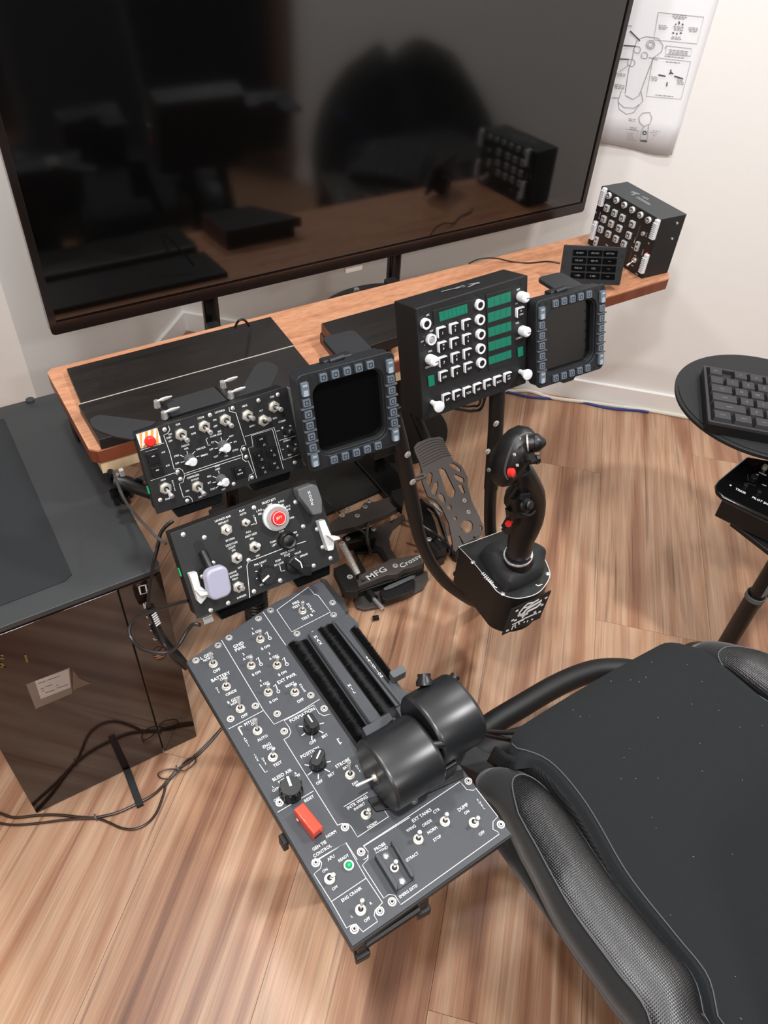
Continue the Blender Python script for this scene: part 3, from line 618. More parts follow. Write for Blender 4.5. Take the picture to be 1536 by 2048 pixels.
lettering(PA, AF, T(a, [('FLIR', 470, 520, 5.5), ('ON', 405, 600, 5), ('STBY', 396, 628, 5), ('OFF', 408, 655, 5), ('ARM', 580, 542, 5), ('SAFE', 595, 594, 5), ('LTD/R', 655, 466, 5.5), ('LST/NFLR', 808, 415, 5.5), ('ON', 765, 485, 5), ('OFF', 772, 535, 5), ('HDG', 1008, 370, 5.5), ('CRS', 1230, 297, 5.5), ('ALT', 1142, 408, 5), ('BARO', 1070, 532, 5), ('RDR', 1253, 470, 5), ('COMM1', 1310, 495, 5), ('PULL', 1345, 612, 4.5), ('COMM2', 1350, 650, 5), ('PULL', 1375, 765, 4.5), ('RADAR', 530, 690, 5.5), ('OPR', 537, 716, 5), ('STBY', 458, 775, 5), ('UNLOCK', 655, 714, 5), ('OFF', 463, 835, 5), ('EMERG', 682, 768, 5), ('INS', 805, 577, 5.5), ('NORM GND', 775, 608, 5), ('CV', 748, 665, 5), ('OFF', 738, 722, 5), ('TEST', 776, 780, 5), ('CAL', 860, 775, 4.5), ('NAV', 900, 614, 5), ('IFA', 932, 660, 5), ('GYRO', 932, 728, 5), ('ECM', 785, 855, 5.5), ('XMIT', 790, 882, 5), ('REC', 722, 940, 5), ('BIT', 723, 992, 5), ('STBY', 752, 1042, 5), ('OFF', 838, 1045, 5), ('DISPENSER', 593, 940, 5.5), ('BYPASS', 607, 965, 5), ('ON', 545, 1058, 5), ('OFF', 650, 1107, 5), ('ARM', 348, 968, 5.5), ('SAFE', 385, 1122, 5), ('MASTER', 435, 1015, 4.2, 's'), ('A/A', 350, 745, 5), ('A/G', 385, 853, 5), ('JETT', 312, 628, 4.5), ('ARM', 170, 640, 4)]))
lettering(PA, AF, T(a, [('A/A', 268, 778, 4), ('A/G', 302, 890, 4), ('CTR', 1142, 640, 4), ('LI', 1124, 772, 4), ('RI', 1224, 732, 4), ('LO', 1156, 870, 4), ('RO', 1250, 835, 4), ('ALL', 970, 888, 3.5), ('RELEASE', 972, 918, 3.2)]), z=0.0066, name='button_legend')
bb = MB()
for c in ((1155, 678), (1135, 797), (1235, 760), (1163, 898), (1262, 862)):
    p = AF.at(*a(*c)); bb.strip([(p.x+math.cos(R(90+120*k))*0.0024, p.y+math.sin(R(90+120*k))*0.0024) for k in range(3)], 0.0005, 0.0066, True)
obj('triangle_legend', bb, 'label', PA)
pr_ = AF.at(*a(1435, 520)); obj('side_strip', MB().box((AF.at(*a(1425, 520)).x, 0.0, -0.004), (0.0045, AH*0.97, 0.014)), 'hook', PA, label='grey side strip')  # plain grey strip down the right side of the panel
obj('led', MB().box((-AW/2-0.0015, -0.028, -0.012), (0.002, 0.012, 0.004)), 'led', PA, label='green light on the left side')
# mounting arms on the desk behind the panel
za_ = view(240, 720, 380/1536)
def arm(name, label, pts, z):
    P = wpoly(pts, z, za_); cx_, cy_ = P[0]; o = thing(name, label, 'bracket', loc=(cx_, cy_, z-0.004)); obj('arm_plate', MB().prism([(p[0]-cx_, p[1]-cy_) for p in P], 0, 0.004), 'rubber', o, bevel=0.001); return o
lob = wpoly
arm('mount_arm', 'dark grey rounded mounting arm reaching left from behind the upper left panel', [(-238, 520), (-245, 480), (-215, 455), (-160, 440), (-100, 447), (290, 495), (110, 640), (-40, 615), (-160, 575), (-205, 555)], 0.872)
arm('mount_arm', 'dark grey rounded mounting arm rising between upper left panel and square display', [(930, 320), (1080, 60), (1110, 25), (1160, 8), (1230, 18), (1275, 50), (1280, 90), (1200, 250), (1190, 280)], 0.872)
br = thing('bolted_bracket', 'black bracket plate with silver thumb bolts on top of the upper left panel', 'bracket', loc=tuple(on_z(*za_(600, 360), 0.868)))
c0 = on_z(*za_(600, 360), 0.868); P = [(p[0]-c0.x, p[1]-c0.y) for p in wpoly([(365, 330), (760, 215), (865, 320), (415, 450)], 0.878, za_)]
obj('plate', MB().prism(P, 0.006, 0.010), 'rubber', br, bevel=0.0008)
for pp in ((295, 335), (355, 425), (830, 178), (893, 262)):
    q = on_z(*za_(*pp), 0.886)-c0; q2 = Vec(on_z(*za_(pp[0]+65, pp[1]-22), 0.886)-c0)
    obj('thumb_bolt', MB().cyl((q.x, q.y, 0.008), (q.x, q.y, 0.019), 0.0055, 0.0045, 10), 'steel', br, True)
    e = (q2-q).normalized(); obj('wing', MB().loft([q2-e*0.012, q2-e*0.004, q2+e*0.004, q2+e*0.012], [0.0012, 0.003, 0.003, 0.0012], 8), 'steel', br, True)
for P in ([(300, 350), (345, 345), (420, 440), (370, 460)], [(760, 200), (810, 190), (900, 300), (865, 310)]):
    Q = [(p[0]-c0.x, p[1]-c0.y) for p in wpoly(P, 0.878, za_)]; obj('side_lug', MB().prism(Q, 0.0, 0.009), 'plastic', br, bevel=0.001)
# ---- B: landing gear panel
BF = pframe((0.319, 0.788, 0.706), 1.0, 0.03, 34.75); b2 = view(300, 940, 420/1536)
PB = thing('gear_panel', 'black landing gear panel with lavender wheel knob and red centred button', 'control panel', BF)
oc = [BF.at(*p) for p in ((339.6, 1067), (630.8, 958), (681.4, 1121.8), (394.3, 1238))]
slot1 = [b2(*p) for p in ((320, 545), (335, 520), (365, 515), (392, 530), (440, 690), (430, 720), (385, 720), (372, 690))]
obj('face_plate', MB().prism([(p.x, p.y) for p in oc], -0.0025, 0), 'panel', PB, bevel=0.0008)
obj('housing', MB().prism([(p.x*0.985, p.y*0.97) for p in oc], -0.045, -0.0026), 'black', PB, bevel=0.0015)
for u0, u1 in ((0.12, 0.46), (0.66, 0.95)):
    xa, xb = -0.125+0.25*u0, -0.125+0.25*u1; obj('lower_bracket', MB().prism([(xa, -0.074), (xb, -0.074), (xb-0.006, -0.092), (xa+0.006, -0.092)], -0.05, -0.014), 'gloss', PB, bevel=0.002)
def pxprism(pr, fr, pts, z0, z1, m, nm, fn, **k):
    P = [fr.at(*fn(*p), z1) for p in pts]; return obj(nm, MB().prism([(p.x, p.y) for p in P], z0, z1), m, pr, **k)
pxprism(PB, BF, [(318, 548), (330, 522), (362, 514), (390, 528), (445, 690), (430, 722), (388, 722), (372, 690)], 0, 0.0006, 'matte', 'gear_slot', b2)
pxprism(PB, BF, [(1080, 262), (1095, 235), (1120, 240), (1180, 345), (1178, 380), (1150, 392), (1135, 375)], 0, 0.0006, 'matte', 'hook_slot', b2)
s0, s1 = BF.at(*b2(385, 600), 0.004), BF.at(*b2(440, 710), 0.018)
obj('gear_lever', MB().loft([s0, s0.lerp(s1, 0.5), s1, s1+Vec((0.004, -0.014, 0.004))], [0.0065, 0.0065, 0.006, 0.006], 12), 'plastic', PB, True)
wk = BF.at(*b2(490, 820), 0.026)
wo = obj('wheel_knob', MB().prism(rrect(0.037, 0.050, 0.012, 6), -0.009, 0.009), 'lav', PB, bevel=0.005, seg=4, label='translucent lavender wheel-shaped knob'); wo.location = wk; wo.rotation_euler = (R(8), R(8), R(-4))
screws(PB, BF, [b2(*p) for p in ((242, 472), (397, 493), (462, 680), (721, 660), (760, 275), (1064, 235), (1120, 412), (1222, 433), (1262, 565), (1320, 645), (1197, 700), (952, 808), (760, 888), (571, 973), (444, 1025), (437, 920), (382, 780))], 0.0038, 'dome')
toggles(PB, BF, b2, [((562, 437), (578, 436)), ((768, 564), (795, 552)), ((637, 645), (658, 636)), ((650, 857), (682, 868))], r=0.0095, h=0.017, lr=0.30)
toggles(PB, BF, b2, [((702, 385), (722, 380))], r=0.0068, h=0.014, lr=0.34)
def whandle(pts_top, pts_leg, h):
    o = pxprism(PB, BF, pts_top, 0.001, h, 'pale', 'paddle_handle', b2, bevel=0.0015, label='pale grey paddle handle')
    q = pxprism(o, BF, pts_leg, 0.008, h+0.012, 'pale', 'thumb_tab', b2, bevel=0.0012)
whandle([(285, 762), (345, 747), (372, 850), (440, 905), (375, 985), (350, 960), (300, 800)], [(335, 885), (430, 892), (438, 912), (372, 925)], 0.016)
whandle([(1232, 378), (1280, 362), (1320, 460), (1352, 520), (1345, 585), (1305, 595)], [(1300, 480), (1388, 488), (1395, 508), (1345, 520)], 0.016)
hk = pxprism(PB, BF, [(1080, 140), (1190, 100), (1228, 115), (1262, 215), (1265, 318), (1195, 335), (1150, 270), (1090, 190)], 0.002, 0.026, 'hook', 'hook_handle', b2, bevel=0.003, label='grey hook handle')
lettering(PB, BF, [], name='x') if False else None
def kn(base, r, h, m, parts): 
    p = BF.at(*b2(*base)); o = obj('button' if m == 'steel' else 'knob', MB().loft(*parts, 24), m, PB, True); o.location = p; return o
o = kn((915, 345), 0, 0, 'pale', ([(0, 0, 0), (0, 0, 0.006), (0, 0, 0.007)], [0.0215, 0.0215, 0.019])); o.name = 'jettison_button'
obj('steel_ring', MB().frame(circ(0, 0, 0.0185, 24), circ(0, 0, 0.0125, 24), 0.006, 0.015), 'steel', o, True)
obj('red_cap', MB().loft([(0, 0, 0.006), (0, 0, 0.018), (0, 0, 0.0195)], [0.0122, 0.0122, 0.0112], 24), 'red', o, True); 
obj('white_rim', MB().frame(circ(0, 0, 0.0108, 20), circ(0, 0, 0.0100, 20), 0.019, 0.0200), 'white', o)
o = kn((998, 512), 0, 0, 'plastic', ([(0, 0, 0), (0, 0, 0.010), (0, 0, 0.013), (0, 0, 0.011), (0, 0, 0.013)], [0.015, 0.0148, 0.012, 0.009, 0.004])); o.name = 'park_brake_knob'
knob(PB, BF, b2(850, 765), b2(838, 800), 0.0145, 0.011, 'black', True, 'dimmer_knob')
o = kn((1052, 690), 0, 0, 'plastic', ([(0, 0, 0), (0, 0, 0.008), (0, 0, 0.009)], [0.015, 0.0145, 0.012])); o.name = 'wing_fold_knob'
obj('t_bar', MB().prism([(-0.016, 0.012), (-0.006, 0.018), (0.004, 0.002), (0.020, -0.006), (0.016, -0.022), (0.004, -0.018), (-0.004, -0.004)], 0.008, 0.024), 'plastic', o, bevel=0.002)
obj('pointer', MB().strip([(-0.003, 0.016), (0.004, 0.006), (0.004, -0.004)], 0.0018, 0.0245), 'white', o)
lines(PB, BF, [[(1140, 520), (970, 575), (720, 672), (708, 700), (730, 935)], [(762, 392), (738, 403)], [(770, 345), (778, 392), (762, 396)], [(948, 697), (958, 740), (985, 735)], [(825, 290), (850, 298)], [(878, 262), (882, 275)], [(920, 262), (938, 255)], [(945, 275), (985, 270)], [(995, 310), (1010, 308), (1015, 345)]], 0.0009, fn=b2)
lines(PB, BF, [[(815, 692), (818, 708)], [(770, 742), (785, 740)], [(775, 795), (790, 788)], [(858, 708), (872, 698)], [(1015, 630), (1028, 640)], [(1045, 640), (1052, 625)], [(1070, 660), (1090, 645)]], 0.0014, fn=b2, name='tick_mark')
lettering(PB, BF, T(b2, [('LAUNCH BAR', 533, 355, 6), ('RETRACT', 538, 383, 5.5), ('EXTEND', 587, 508, 5.5), ('FLAP', 673, 296, 6), ('AUTO', 680, 321, 5.5), ('HALF', 764, 352, 4, 's'), ('FULL', 722, 452, 5.5), ('ANTI SKID', 738, 476, 6), ('ON', 743, 503, 5.5), ('OFF', 788, 628, 5.5), ('LDG/TAXI', 597, 541, 6), ('LIGHT', 600, 566, 6), ('ON', 611, 587, 5.5), ('OFF', 657, 713, 5.5), ('HOOK', 607, 750, 6), ('BYPASS', 617, 773, 6), ('FIELD', 623, 796, 5.5), ('CARRIER', 670, 925, 5.5), ('SELECT JETT', 870, 230, 6), ('SAFE', 877, 254, 5.5), ('L FUS', 798, 296, 5.5), ('MSL', 806, 320, 5.5), ('R FUS', 960, 230, 5.5), ('MSL', 968, 256, 5.5), ('RACK', 1006, 266, 5.5), ('LCHR', 1008, 290, 5.5), ('STORES', 1028, 352, 5), ('PARK BRK', 955, 427, 5.5), ('PUSH', 962, 449, 5), ('TURN', 1052, 460, 5.5), ('RIGHT', 1062, 484, 5.5), ('TURN', 900, 525, 5.5), ('LEFT', 910, 548, 5.5), ('WING FOLD', 1005, 598, 6), ('FOLD', 1003, 621, 5.5), ('HOLD', 1082, 605, 5.5), ('SPREAD', 1125, 623, 5.5), ('PUSH', 937, 662, 5.5), ('RE LOCK', 945, 686, 5.5), ('PNL LIGHT', 808, 680, 6), ('OFF', 818, 838, 5.5), ('BRT', 893, 805, 5.5)]))
lettering(PB, BF, T(b2, [('HOOK', 1176, 205, 8.5, 's')]), z=0.0265, name='handle_legend')
lettering(PB, BF, T(b2, [('JETT', 945, 352, 6.5)]), z=0.0200, name='button_legend')
obj('led', MB().box((-0.1265, 0.006, -0.012), (0.002, 0.013, 0.005)), 'led', PB, label='green light on the left side')
obj('usb_plug', MB().box((-0.108, -0.083, -0.02), (0.016, 0.012, 0.008)), 'steel', PB, bevel=0.001)
# coiled post between gear panel and console
sp_ = thing('support_post', 'black coiled support post under the gear panel', 'post', loc=(0.31, 0.80, 0))
obj('post', MB().cyl((0, 0, 0), (0, 0, 0.60), 0.012, n=12), 'black', sp_, True)
b = MB(); b.loft([(0.0185*math.cos(k*0.7), 0.0185*math.sin(k*0.7), 0.50+k*0.0009) for k in range(150)], 0.0028, 6); obj('coil', b, 'plastic', sp_, True)
obj('clamp_block', MB().box((0.015, 0.025, 0.618), (0.10, 0.04, 0.03)), 'black', sp_, bevel=0.003)
# ---- left console with throttle
CF = Frame(((0.172+0.422)/2, 0.244, 0.62), (math.cos(R(1.7)), math.sin(R(1.7)), 0), (-math.sin(R(1.7)), math.cos(R(1.7)), 0), (0, 0, 1))
z3, z4, z5, z6 = view(360, 1160, 340/1536), view(440, 1380, 380/1536), view(580, 1560, 460/1536), view(560, 1160, 420/1536)
PC = thing('throttle_console', 'long dark grey side console with switches, red guard and two black throttle grips', 'control panel', CF)
outl = [(705, 1893), (373, 1324), (431, 1284), (546, 1207), (634.5, 1163), (646, 1166), (1023, 1668)]
P = [CF.at(*p) for p in outl]; obj('top_plate', MB().prism([(p.x, p.y) for p in P], -0.0025, 0), 'console', PC, bevel=0.0006)
cc = sum((p for p in P), Vec((0, 0, 0)))/len(P)
obj('under_plate', MB().prism([(cc.x+(p.x-cc.x)*1.012, cc.y+(p.y-cc.y)*1.006) for p in P], -0.006, -0.0030), 'black', PC, bevel=0.0006)
obj('tray', MB().prism([(cc.x+(p.x-cc.x)*1.0, cc.y+(p.y-cc.y)*1.0) for p in P], -0.024, -0.0062), 'satin', PC, bevel=0.001)
screws(PC, CF, [z3(*p) for p in ((345, 593), (145, 730), (443, 525), (710, 352), (818, 277), (1057, 488), (1378, 208), (1388, 317), (458, 1258), (682, 1140), (878, 1212), (942, 1370), (1182, 1045), (1302, 1165))]+[z4(*p) for p in ((482, 913), (1010, 1112), (1140, 1312))]+[z5(*p) for p in ((172, 555), (430, 997), (600, 878), (682, 815), (1190, 10), (1407, 300), (827, 137))]+[z6(*p) for p in ((498, 305), (932, 870), (1270, 1425))], 0.0054, 'ring')
screws(PC, CF, [z3(1200, 470), z3(1430, 352), z6(578, 855), z6(770, 740)], 0.0026, 'dome', h=0.001)
tg = [(z3, [((300, 755), (272, 655)), ((418, 960), (412, 880)), ((545, 1160), (525, 1055)), ((725, 533), (722, 455)), ((643, 770), (640, 690)), ((877, 767), (880, 692)), ((797, 1012), (795, 935)), ((1038, 1012), (1038, 938)), ((1107, 275), (1108, 195)), ((700, 1358), (680, 1255))]),
      (z4, [((427, 540), (430, 470)), ((1052, 682), (1045, 580)), ((1180, 1003), (1205, 965))]),
      (z5, [((265, 658), (290, 632)), ((472, 865), (483, 800)), ((697, 590), (708, 543)), ((857, 393), (867, 345)), ((1035, 275), (1048, 225)), ((1228, 282), (1258, 252))])]
for fn, L in tg:
    for A_, B_ in L: toggle(PC, CF, fn(*A_), fn(*B_), r=0.0068, h=0.022, kind='round', lr=0.30)
# raised probe switch shroud
pr0 = obj('switch_shroud', MB(), 'console', PC) if False else None
pxprism(PC, CF, [(590, 485), (690, 440), (820, 665), (720, 735)], 0, 0.003, 'console', 'probe_plate', z5, bevel=0.0005)
pxprism(PC, CF, [(565, 500), (590, 480), (722, 690), (715, 745)], 0, 0.013, 'console', 'shroud_wall', z5, bevel=0.001)
pxprism(PC, CF, [(672, 405), (690, 405), (825, 615), (828, 650), (805, 640)], 0, 0.013, 'console', 'shroud_wall', z5, bevel=0.001)
screws(PC, CF, [z5(640, 508), z5(748, 675)], 0.0045, 'dome', h=0.003)
# red guard
rg = [CF.at(*z4(*p), 0.020) for p in ((590, 960), (680, 915), (855, 1105), (735, 1168))]
c = sum(rg, Vec((0, 0, 0)))/4; hw = (rg[0]-rg[1]).length/2; hl = ((rg[0]+rg[1])-(rg[2]+rg[3])).length/4; dv = (rg[2]+rg[3]-rg[0]-rg[1]); ang = math.atan2(dv.y, dv.x)+PI/2
b = MB(); b.box((0, 0, 0.019), (hw*1.8, hl*2, 0.003)); b.box((-hw*0.85, 0, 0.010), (0.0022, hl*2, 0.019)); b.box((hw*0.85, 0, 0.010), (0.0022, hl*2, 0.019)); b.box((0, -hl+0.0015, 0.0135), (hw*1.8, 0.003, 0.011))
g = obj('guard_cover', b, 'redguard', PC, bevel=0.0012, label='bright red switch guard'); g.location = (c.x, c.y, 0); g.rotation_euler = (0, 0, ang)
pb = obj('guard_base', MB().box((0, 0, 0.004), (hw*1.5, hl*1.9, 0.008)), 'plastic', g); copy_at('screw', shared('scrdome', dome_mesh), g, (-hw-0.001, hl*0.55, 0.008), (0, R(-90), 0), 0.003)
for bs, tp_ in (((738, 308), (737, 240)), ((790, 600), (765, 560))):
    k_ = knob(PC, CF, z4(*bs), z4(*tp_), 0.0112, 0.005, 'plastic', False, 'rotary_knob', fl=False)
    pz = CF.at(*z4(bs[0], bs[1]), 0); t = CF.at(*z4(*tp_), 0.024); d = Vec((0.0, 1.0)) if bs[0] < 750 else Vec((1.0, 0.75)).normalized(); an = math.atan2(d.y, d.x)
    f = obj('grip_bar', MB().prism([(-0.0125, -0.0045), (-0.009, -0.0072), (0.0095, -0.0072), (0.013, -0.004), (0.013, 0.004), (0.0095, 0.0072), (-0.009, 0.0072), (-0.0125, 0.0045)], 0.004, 0.021), 'plastic', k_, bevel=0.0012); f.rotation_euler = (0, 0, an)
    q = obj('pointer', MB().box((0.003, 0, 0.0213), (0.013, 0.0020, 0.0008)), 'white', f)
k_ = knob(PC, CF, z4(575, 830), z4(545, 700), 0.0150, 0.020, 'plastic', True, 'bleed_air_knob')
ld = CF.at(*z5(393, 568), 0.004); obj('led_holder', MB().frame(circ(ld.x, ld.y, 0.0065, 16), circ(ld.x, ld.y, 0.0045, 16), 0, 0.004), 'steel', PC, True); obj('led', MB().ball((ld.x, ld.y, 0.003), 0.0048, 12), 'led', PC, True, label='green ready light')
bl = [(z3, [[(375, 545), (755, 1180)], [(755, 1180), (850, 1305), (1045, 1212), (1262, 1078)], [(750, 290), (955, 590)], [(438, 1348), (755, 1180)], [(875, 272), (1160, 65), (1213, 130), (1248, 140), (1360, 290), (1010, 470), (875, 272)], [(565, 1320), (523, 1338), (565, 1405)], [(1352, 1213), (1300, 1228), (1255, 1205), (1210, 1130), (940, 1272), (985, 1330), (1002, 1375), (985, 1415), (938, 1442)]]),
      (z4, [[(517, 402), (950, 1095)], [(755, 818), (465, 990)], [(318, 600), (365, 668), (385, 655)], [(150, 300), (175, 292)], [(150, 300), (183, 360)], [(950, 1095), (985, 1080), (1035, 1082), (1060, 1105), (1112, 1190), (1362, 1025), (1298, 925)], [(1000, 945), (1192, 828)], [(1535, 1030), (1165, 1262), (1200, 1310), (1190, 1355), (1160, 1373)], [(780, 1374), (1020, 1235), (1110, 1373)]]),
      (z5, [[(195, 530), (372, 420), (505, 650), (618, 820)], [(195, 530), (212, 555), (205, 590), (160, 628), (275, 810), (378, 990), (400, 975), (440, 962), (460, 985), (487, 1015), (585, 945), (562, 905), (568, 870), (618, 820)], [(277, 812), (508, 657)], [(490, 440), (522, 480), (520, 530), (483, 570), (625, 790), (660, 765), (700, 770), (715, 795), (740, 833), (1397, 362), (1385, 345), (1355, 330), (1355, 280), (1388, 245), (1240, 55), (1225, 70), (1180, 65), (1160, 40), (1135, 12), (760, 265), (490, 440)]])]
b = MB()
for fn, L in bl:
    for pl in L: b.strip([CF.at(*fn(*q)) for q in pl], 0.0008, 0.0004)
obj('border_line', b, 'label', PC)['kind'] = 'stuff'
b = MB()
for fn, L in ((z4, [[(688, 228), (697, 243)], [(637, 294), (672, 297)], [(660, 372), (690, 348)], [(742, 365), (742, 405)], [(795, 328), (835, 348)], [(805, 275), (840, 268)], [(738, 533), (745, 545)], [(685, 605), (725, 612)], [(708, 690), (745, 662)], [(795, 680), (795, 722)], [(845, 640), (888, 662)], [(862, 585), (896, 577)], [(625, 690), (615, 705)], [(470, 785), (485, 795)], [(475, 868), (495, 860)], [(945, 395), (975, 440)], [(948, 402), (962, 392)], [(985, 425), (962, 432)]]),
              (z3, [[(768, 490), (785, 468), (800, 510), (812, 520)], [(688, 722), (705, 700), (722, 745), (732, 755)], [(925, 722), (940, 700), (955, 745), (965, 755)], [(845, 965), (862, 942), (880, 990), (888, 1000)]])):
    for pl in L: b.strip([CF.at(*fn(*q)) for q in pl], 0.0014, 0.0004)
for c in ((812, 527), (732, 762), (966, 762), (889, 1008)): b.strip([CF.at(*z3(*q)) for q in arc(c, 13, 0, 330, 10)], 0.001, 0.0004, True)
obj('tick_mark', b, 'label', PC)['kind'] = 'stuff'
lettering(PC, CF, T(z3, [('FIRE', 1047, 205, 7), ('TEST A', 1065, 232, 6.5), ('NORM', 1180, 250, 6, 's', 1), ('TEST B', 1148, 335, 7), ('1', 655, 440, 7), ('A ON', 690, 470, 7), ('B ON', 772, 607, 7), ('GND', 528, 585, 9), ('PWR', 543, 618, 9), ('2', 573, 670, 7), ('A ON', 608, 700, 7), ('B ON', 690, 842, 7), ('3', 808, 665, 7), ('A ON', 845, 698, 7), ('B ON', 925, 842, 7), ('4', 727, 910, 7), ('A ON', 760, 940, 7), ('B ON', 845, 1090, 7), ('EXT PWR', 965, 888, 9), ('RESET', 995, 945, 7), ('NORM', 1107, 975, 5.5, 's'), ('OFF', 1088, 1088, 8), ('L GEN', 240, 685, 8.5), ('NORM', 255, 712, 6.5), ('OFF', 332, 818, 8), ('BATTERY', 368, 872, 9), ('ON', 385, 892, 7), ('OFF', 342, 995, 5.5, 's'), ('ORIDE', 462, 1018, 7.5), ('R GEN', 482, 1085, 8.5), ('NORM', 500, 1108, 6.5), ('OFF', 582, 1225, 8)])
  + T(z4, [('PITOT', 245, 258, 9), ('ON', 272, 272, 7), ('AUTO', 343, 388, 8), ('ANTI', 215, 420, 6, 's'), ('ICE', 292, 545, 6.5, 's'), ('ENG', 378, 447, 9), ('ON', 400, 468, 7.5), ('OFF', 358, 575, 6.5, 's'), ('TEST', 465, 597, 8.5), ('BLEED AIR', 503, 685, 9.5), ('NORM', 510, 725, 7.5), ('R', 612, 672, 7), ('OFF', 625, 695, 7.5), ('L', 430, 782, 7), ('OFF', 448, 805, 8), ('OFF', 458, 885, 8), ('RESET', 720, 878, 8.5), ('NORM', 898, 1165, 8.5), ('GEN TIE', 803, 1258, 9.5), ('CONTROL', 828, 1300, 9.5), ('FORMATION', 665, 200, 9.5), ('OFF', 750, 420, 8.5), ('BRT', 848, 370, 7.5), ('POSITION', 727, 503, 9.5), ('OFF', 803, 745, 8.5), ('BRT', 900, 683, 8.5), ('STROBE', 992, 590, 9.5), ('BRT', 1018, 625, 7.5), ('OFF', 1118, 635, 6.5, 's'), ('DIM', 1092, 752, 8), ('INTR WING', 1110, 908, 9.5), ('INHIBIT', 1128, 940, 8), ('NORM', 1230, 1090, 8.5)])
  + T(z5, [('APU', 273, 520, 9.5), ('READY', 358, 520, 8.5), ('ON', 233, 603, 8.5), ('OFF', 300, 720, 8.5), ('ENG CRANK', 412, 762, 9.5), ('R', 540, 822, 8), ('L', 412, 910, 8), ('OFF', 515, 932, 9), ('PROBE', 600, 445, 9.5), ('EXTEND', 615, 470, 8), ('RETRACT', 812, 515, 8.5), ('EMERG EXTD', 790, 742, 8.5), ('EXT TANKS', 880, 235, 9.5), ('WING', 808, 323, 8.5), ('CTR', 978, 205, 8.5), ('ORIDE', 915, 287, 8.5), ('NORM', 950, 335, 8.5), ('STOP', 983, 388, 8.5), ('DUMP', 1155, 182, 9.5), ('ON', 1180, 215, 8), ('OFF', 1280, 355, 8.5), ('FUEL', 1275, 160, 6.8, 's')]))
# throttle slots, brushes, rails
def band(nm, pts, z0, z1, m, fn=z6, **k): return pxprism(PC, CF, pts, z0, z1, m, nm, fn, **k)
band('quadrant_base', [(450, 262), (500, 245), (575, 318), (575, 350), (870, 790), (960, 830), (965, 865), (905, 900), (850, 880), (380, 300)], -0.008, 0.004, 'console', bevel=0.0006)
band('slot_bed', [(50, 485), (75, 462), (195, 432), (640, 1080), (640, 1290), (600, 1290)], 0.0, 0.0012, 'matte')
band('slot_bed', [(272, 360), (380, 322), (850, 910), (850, 1000), (740, 1000)], 0.0, 0.0012, 'matte')
band('slot_bed', [(510, 370), (575, 350), (820, 680), (790, 760)], 0.0042, 0.0050, 'matte')
band('centre_rail', [(205, 395), (262, 365), (745, 1010), (655, 1045)], 0.0012, 0.007, 'console', bevel=0.0006, label=None)
band('rail_groove', [(200, 402), (212, 396), (660, 1040), (645, 1050)], 0.007, 0.0075, 'matte')
band('friction_rail', [(385, 318), (415, 285), (905, 900), (850, 925)], 0.004, 0.009, 'console', bevel=0.0006)
band('rail_groove', [(396, 318), (404, 310), (880, 905), (870, 915)], 0.009, 0.0094, 'matte')
def bristles(pa, pb, width, count, seed, z=0.001):
    rr = random.Random(seed); A_, B_ = CF.at(*z6(*pa)), CF.at(*z6(*pb)); d = B_-A_; L = d.length; d.normalize(); nn = Vec((-d.y, d.x, 0)) if width > 0 else Vec((d.y, -d.x, 0)); w = abs(width); b = MB()
    for k in range(count):
        p = A_+d*L*rr.random(); l = w*rr.uniform(0.6, 1.05); q = p+nn*l+d*rr.uniform(-0.004, 0.004); h = rr.uniform(0.002, 0.007); t = d*0.00028
        b._add([p-t+Vec((0, 0, z)), p+t+Vec((0, 0, z)), q+Vec((0, 0, z+h)), p+Vec((0, 0, z+0.0012))], [(0, 1, 2), (0, 2, 3), (1, 2, 3)])
    o = obj('brush', b, 'brush', PC); o['kind'] = 'stuff'; return o
bristles((60, 475), (615, 1275), 0.016, 1300, 1); bristles((200, 440), (645, 1090), -0.013, 1100, 2); bristles((380, 325), (850, 915), -0.016, 1200, 3); bristles((280, 365), (735, 995), 0.010, 900, 4); bristles((515, 375), (795, 745), 0.013, 900, 5, 0.005)
sl = CF.at(*z6(860, 690), 0.012); obj('friction_lever', MB().prism(rrect(0.024, 0.013, 0.003, 3, sl.x, sl.y), 0.004, 0.020), 'hook', PC, bevel=0.001)
lettering(PC, CF, T(z6, [('MAX', 278, 440, 8, 's'), ('MIL', 525, 795, 8, 's')]), z=0.0076, name='rail_legend')
lettering(PC, CF, T(z6, [('FRICTION', 690, 635, 6.8, 's')]), z=0.0096, name='rail_legend')
band('grip_mount', [(600, 1080), (800, 965), (830, 1015), (650, 1175)], 0.006, 0.030, 'console', bevel=0.001)
band('grip_mount', [(845, 935), (905, 900), (960, 985), (890, 1010)], 0.006, 0.030, 'console', bevel=0.001)
band('grip_foot', [(640, 1600), (1340, 1380), (1345, 1440), (860, 1660), (700, 1690)], 0, 0.004, 'plastic', bevel=0.001)
def dgrip(nm, x0, x1, y, z, ry, rz, label=None, taper=0.0):
    """thick D-section hand grip lying across the console"""
    b = MB(); prof = []
    for k in range(28):
        a_ = 2*PI*k/28; cy_, sz_ = math.cos(a_), math.sin(a_); prof.append((ry*(abs(cy_)**0.85)*(1 if cy_ > 0 else -1), rz*(abs(sz_)**0.85)*(1 if sz_ > 0 else -1)))
    rings = []
    for x, s in ((x0, 0.93), (x0+0.0025, 0.985), (x0+0.006, 1.0), (x1-0.006, 1.0-taper), (x1-0.0025, 0.985-taper), (x1, 0.93-taper)):
        rings.append([b.b.verts.new((x, y+p[0]*s, z+p[1]*s)) for p in prof])
    for A_, B_ in zip(rings, rings[1:]):
        for k in range(28): b.b.faces.new((A_[k], A_[(k+1) % 28], B_[(k+1) % 28], B_[k]))
    b.b.faces.new(rings[0][::-1]); b.b.faces.new(rings[-1]); return obj(nm, b, 'satin', PC, True, label=label)
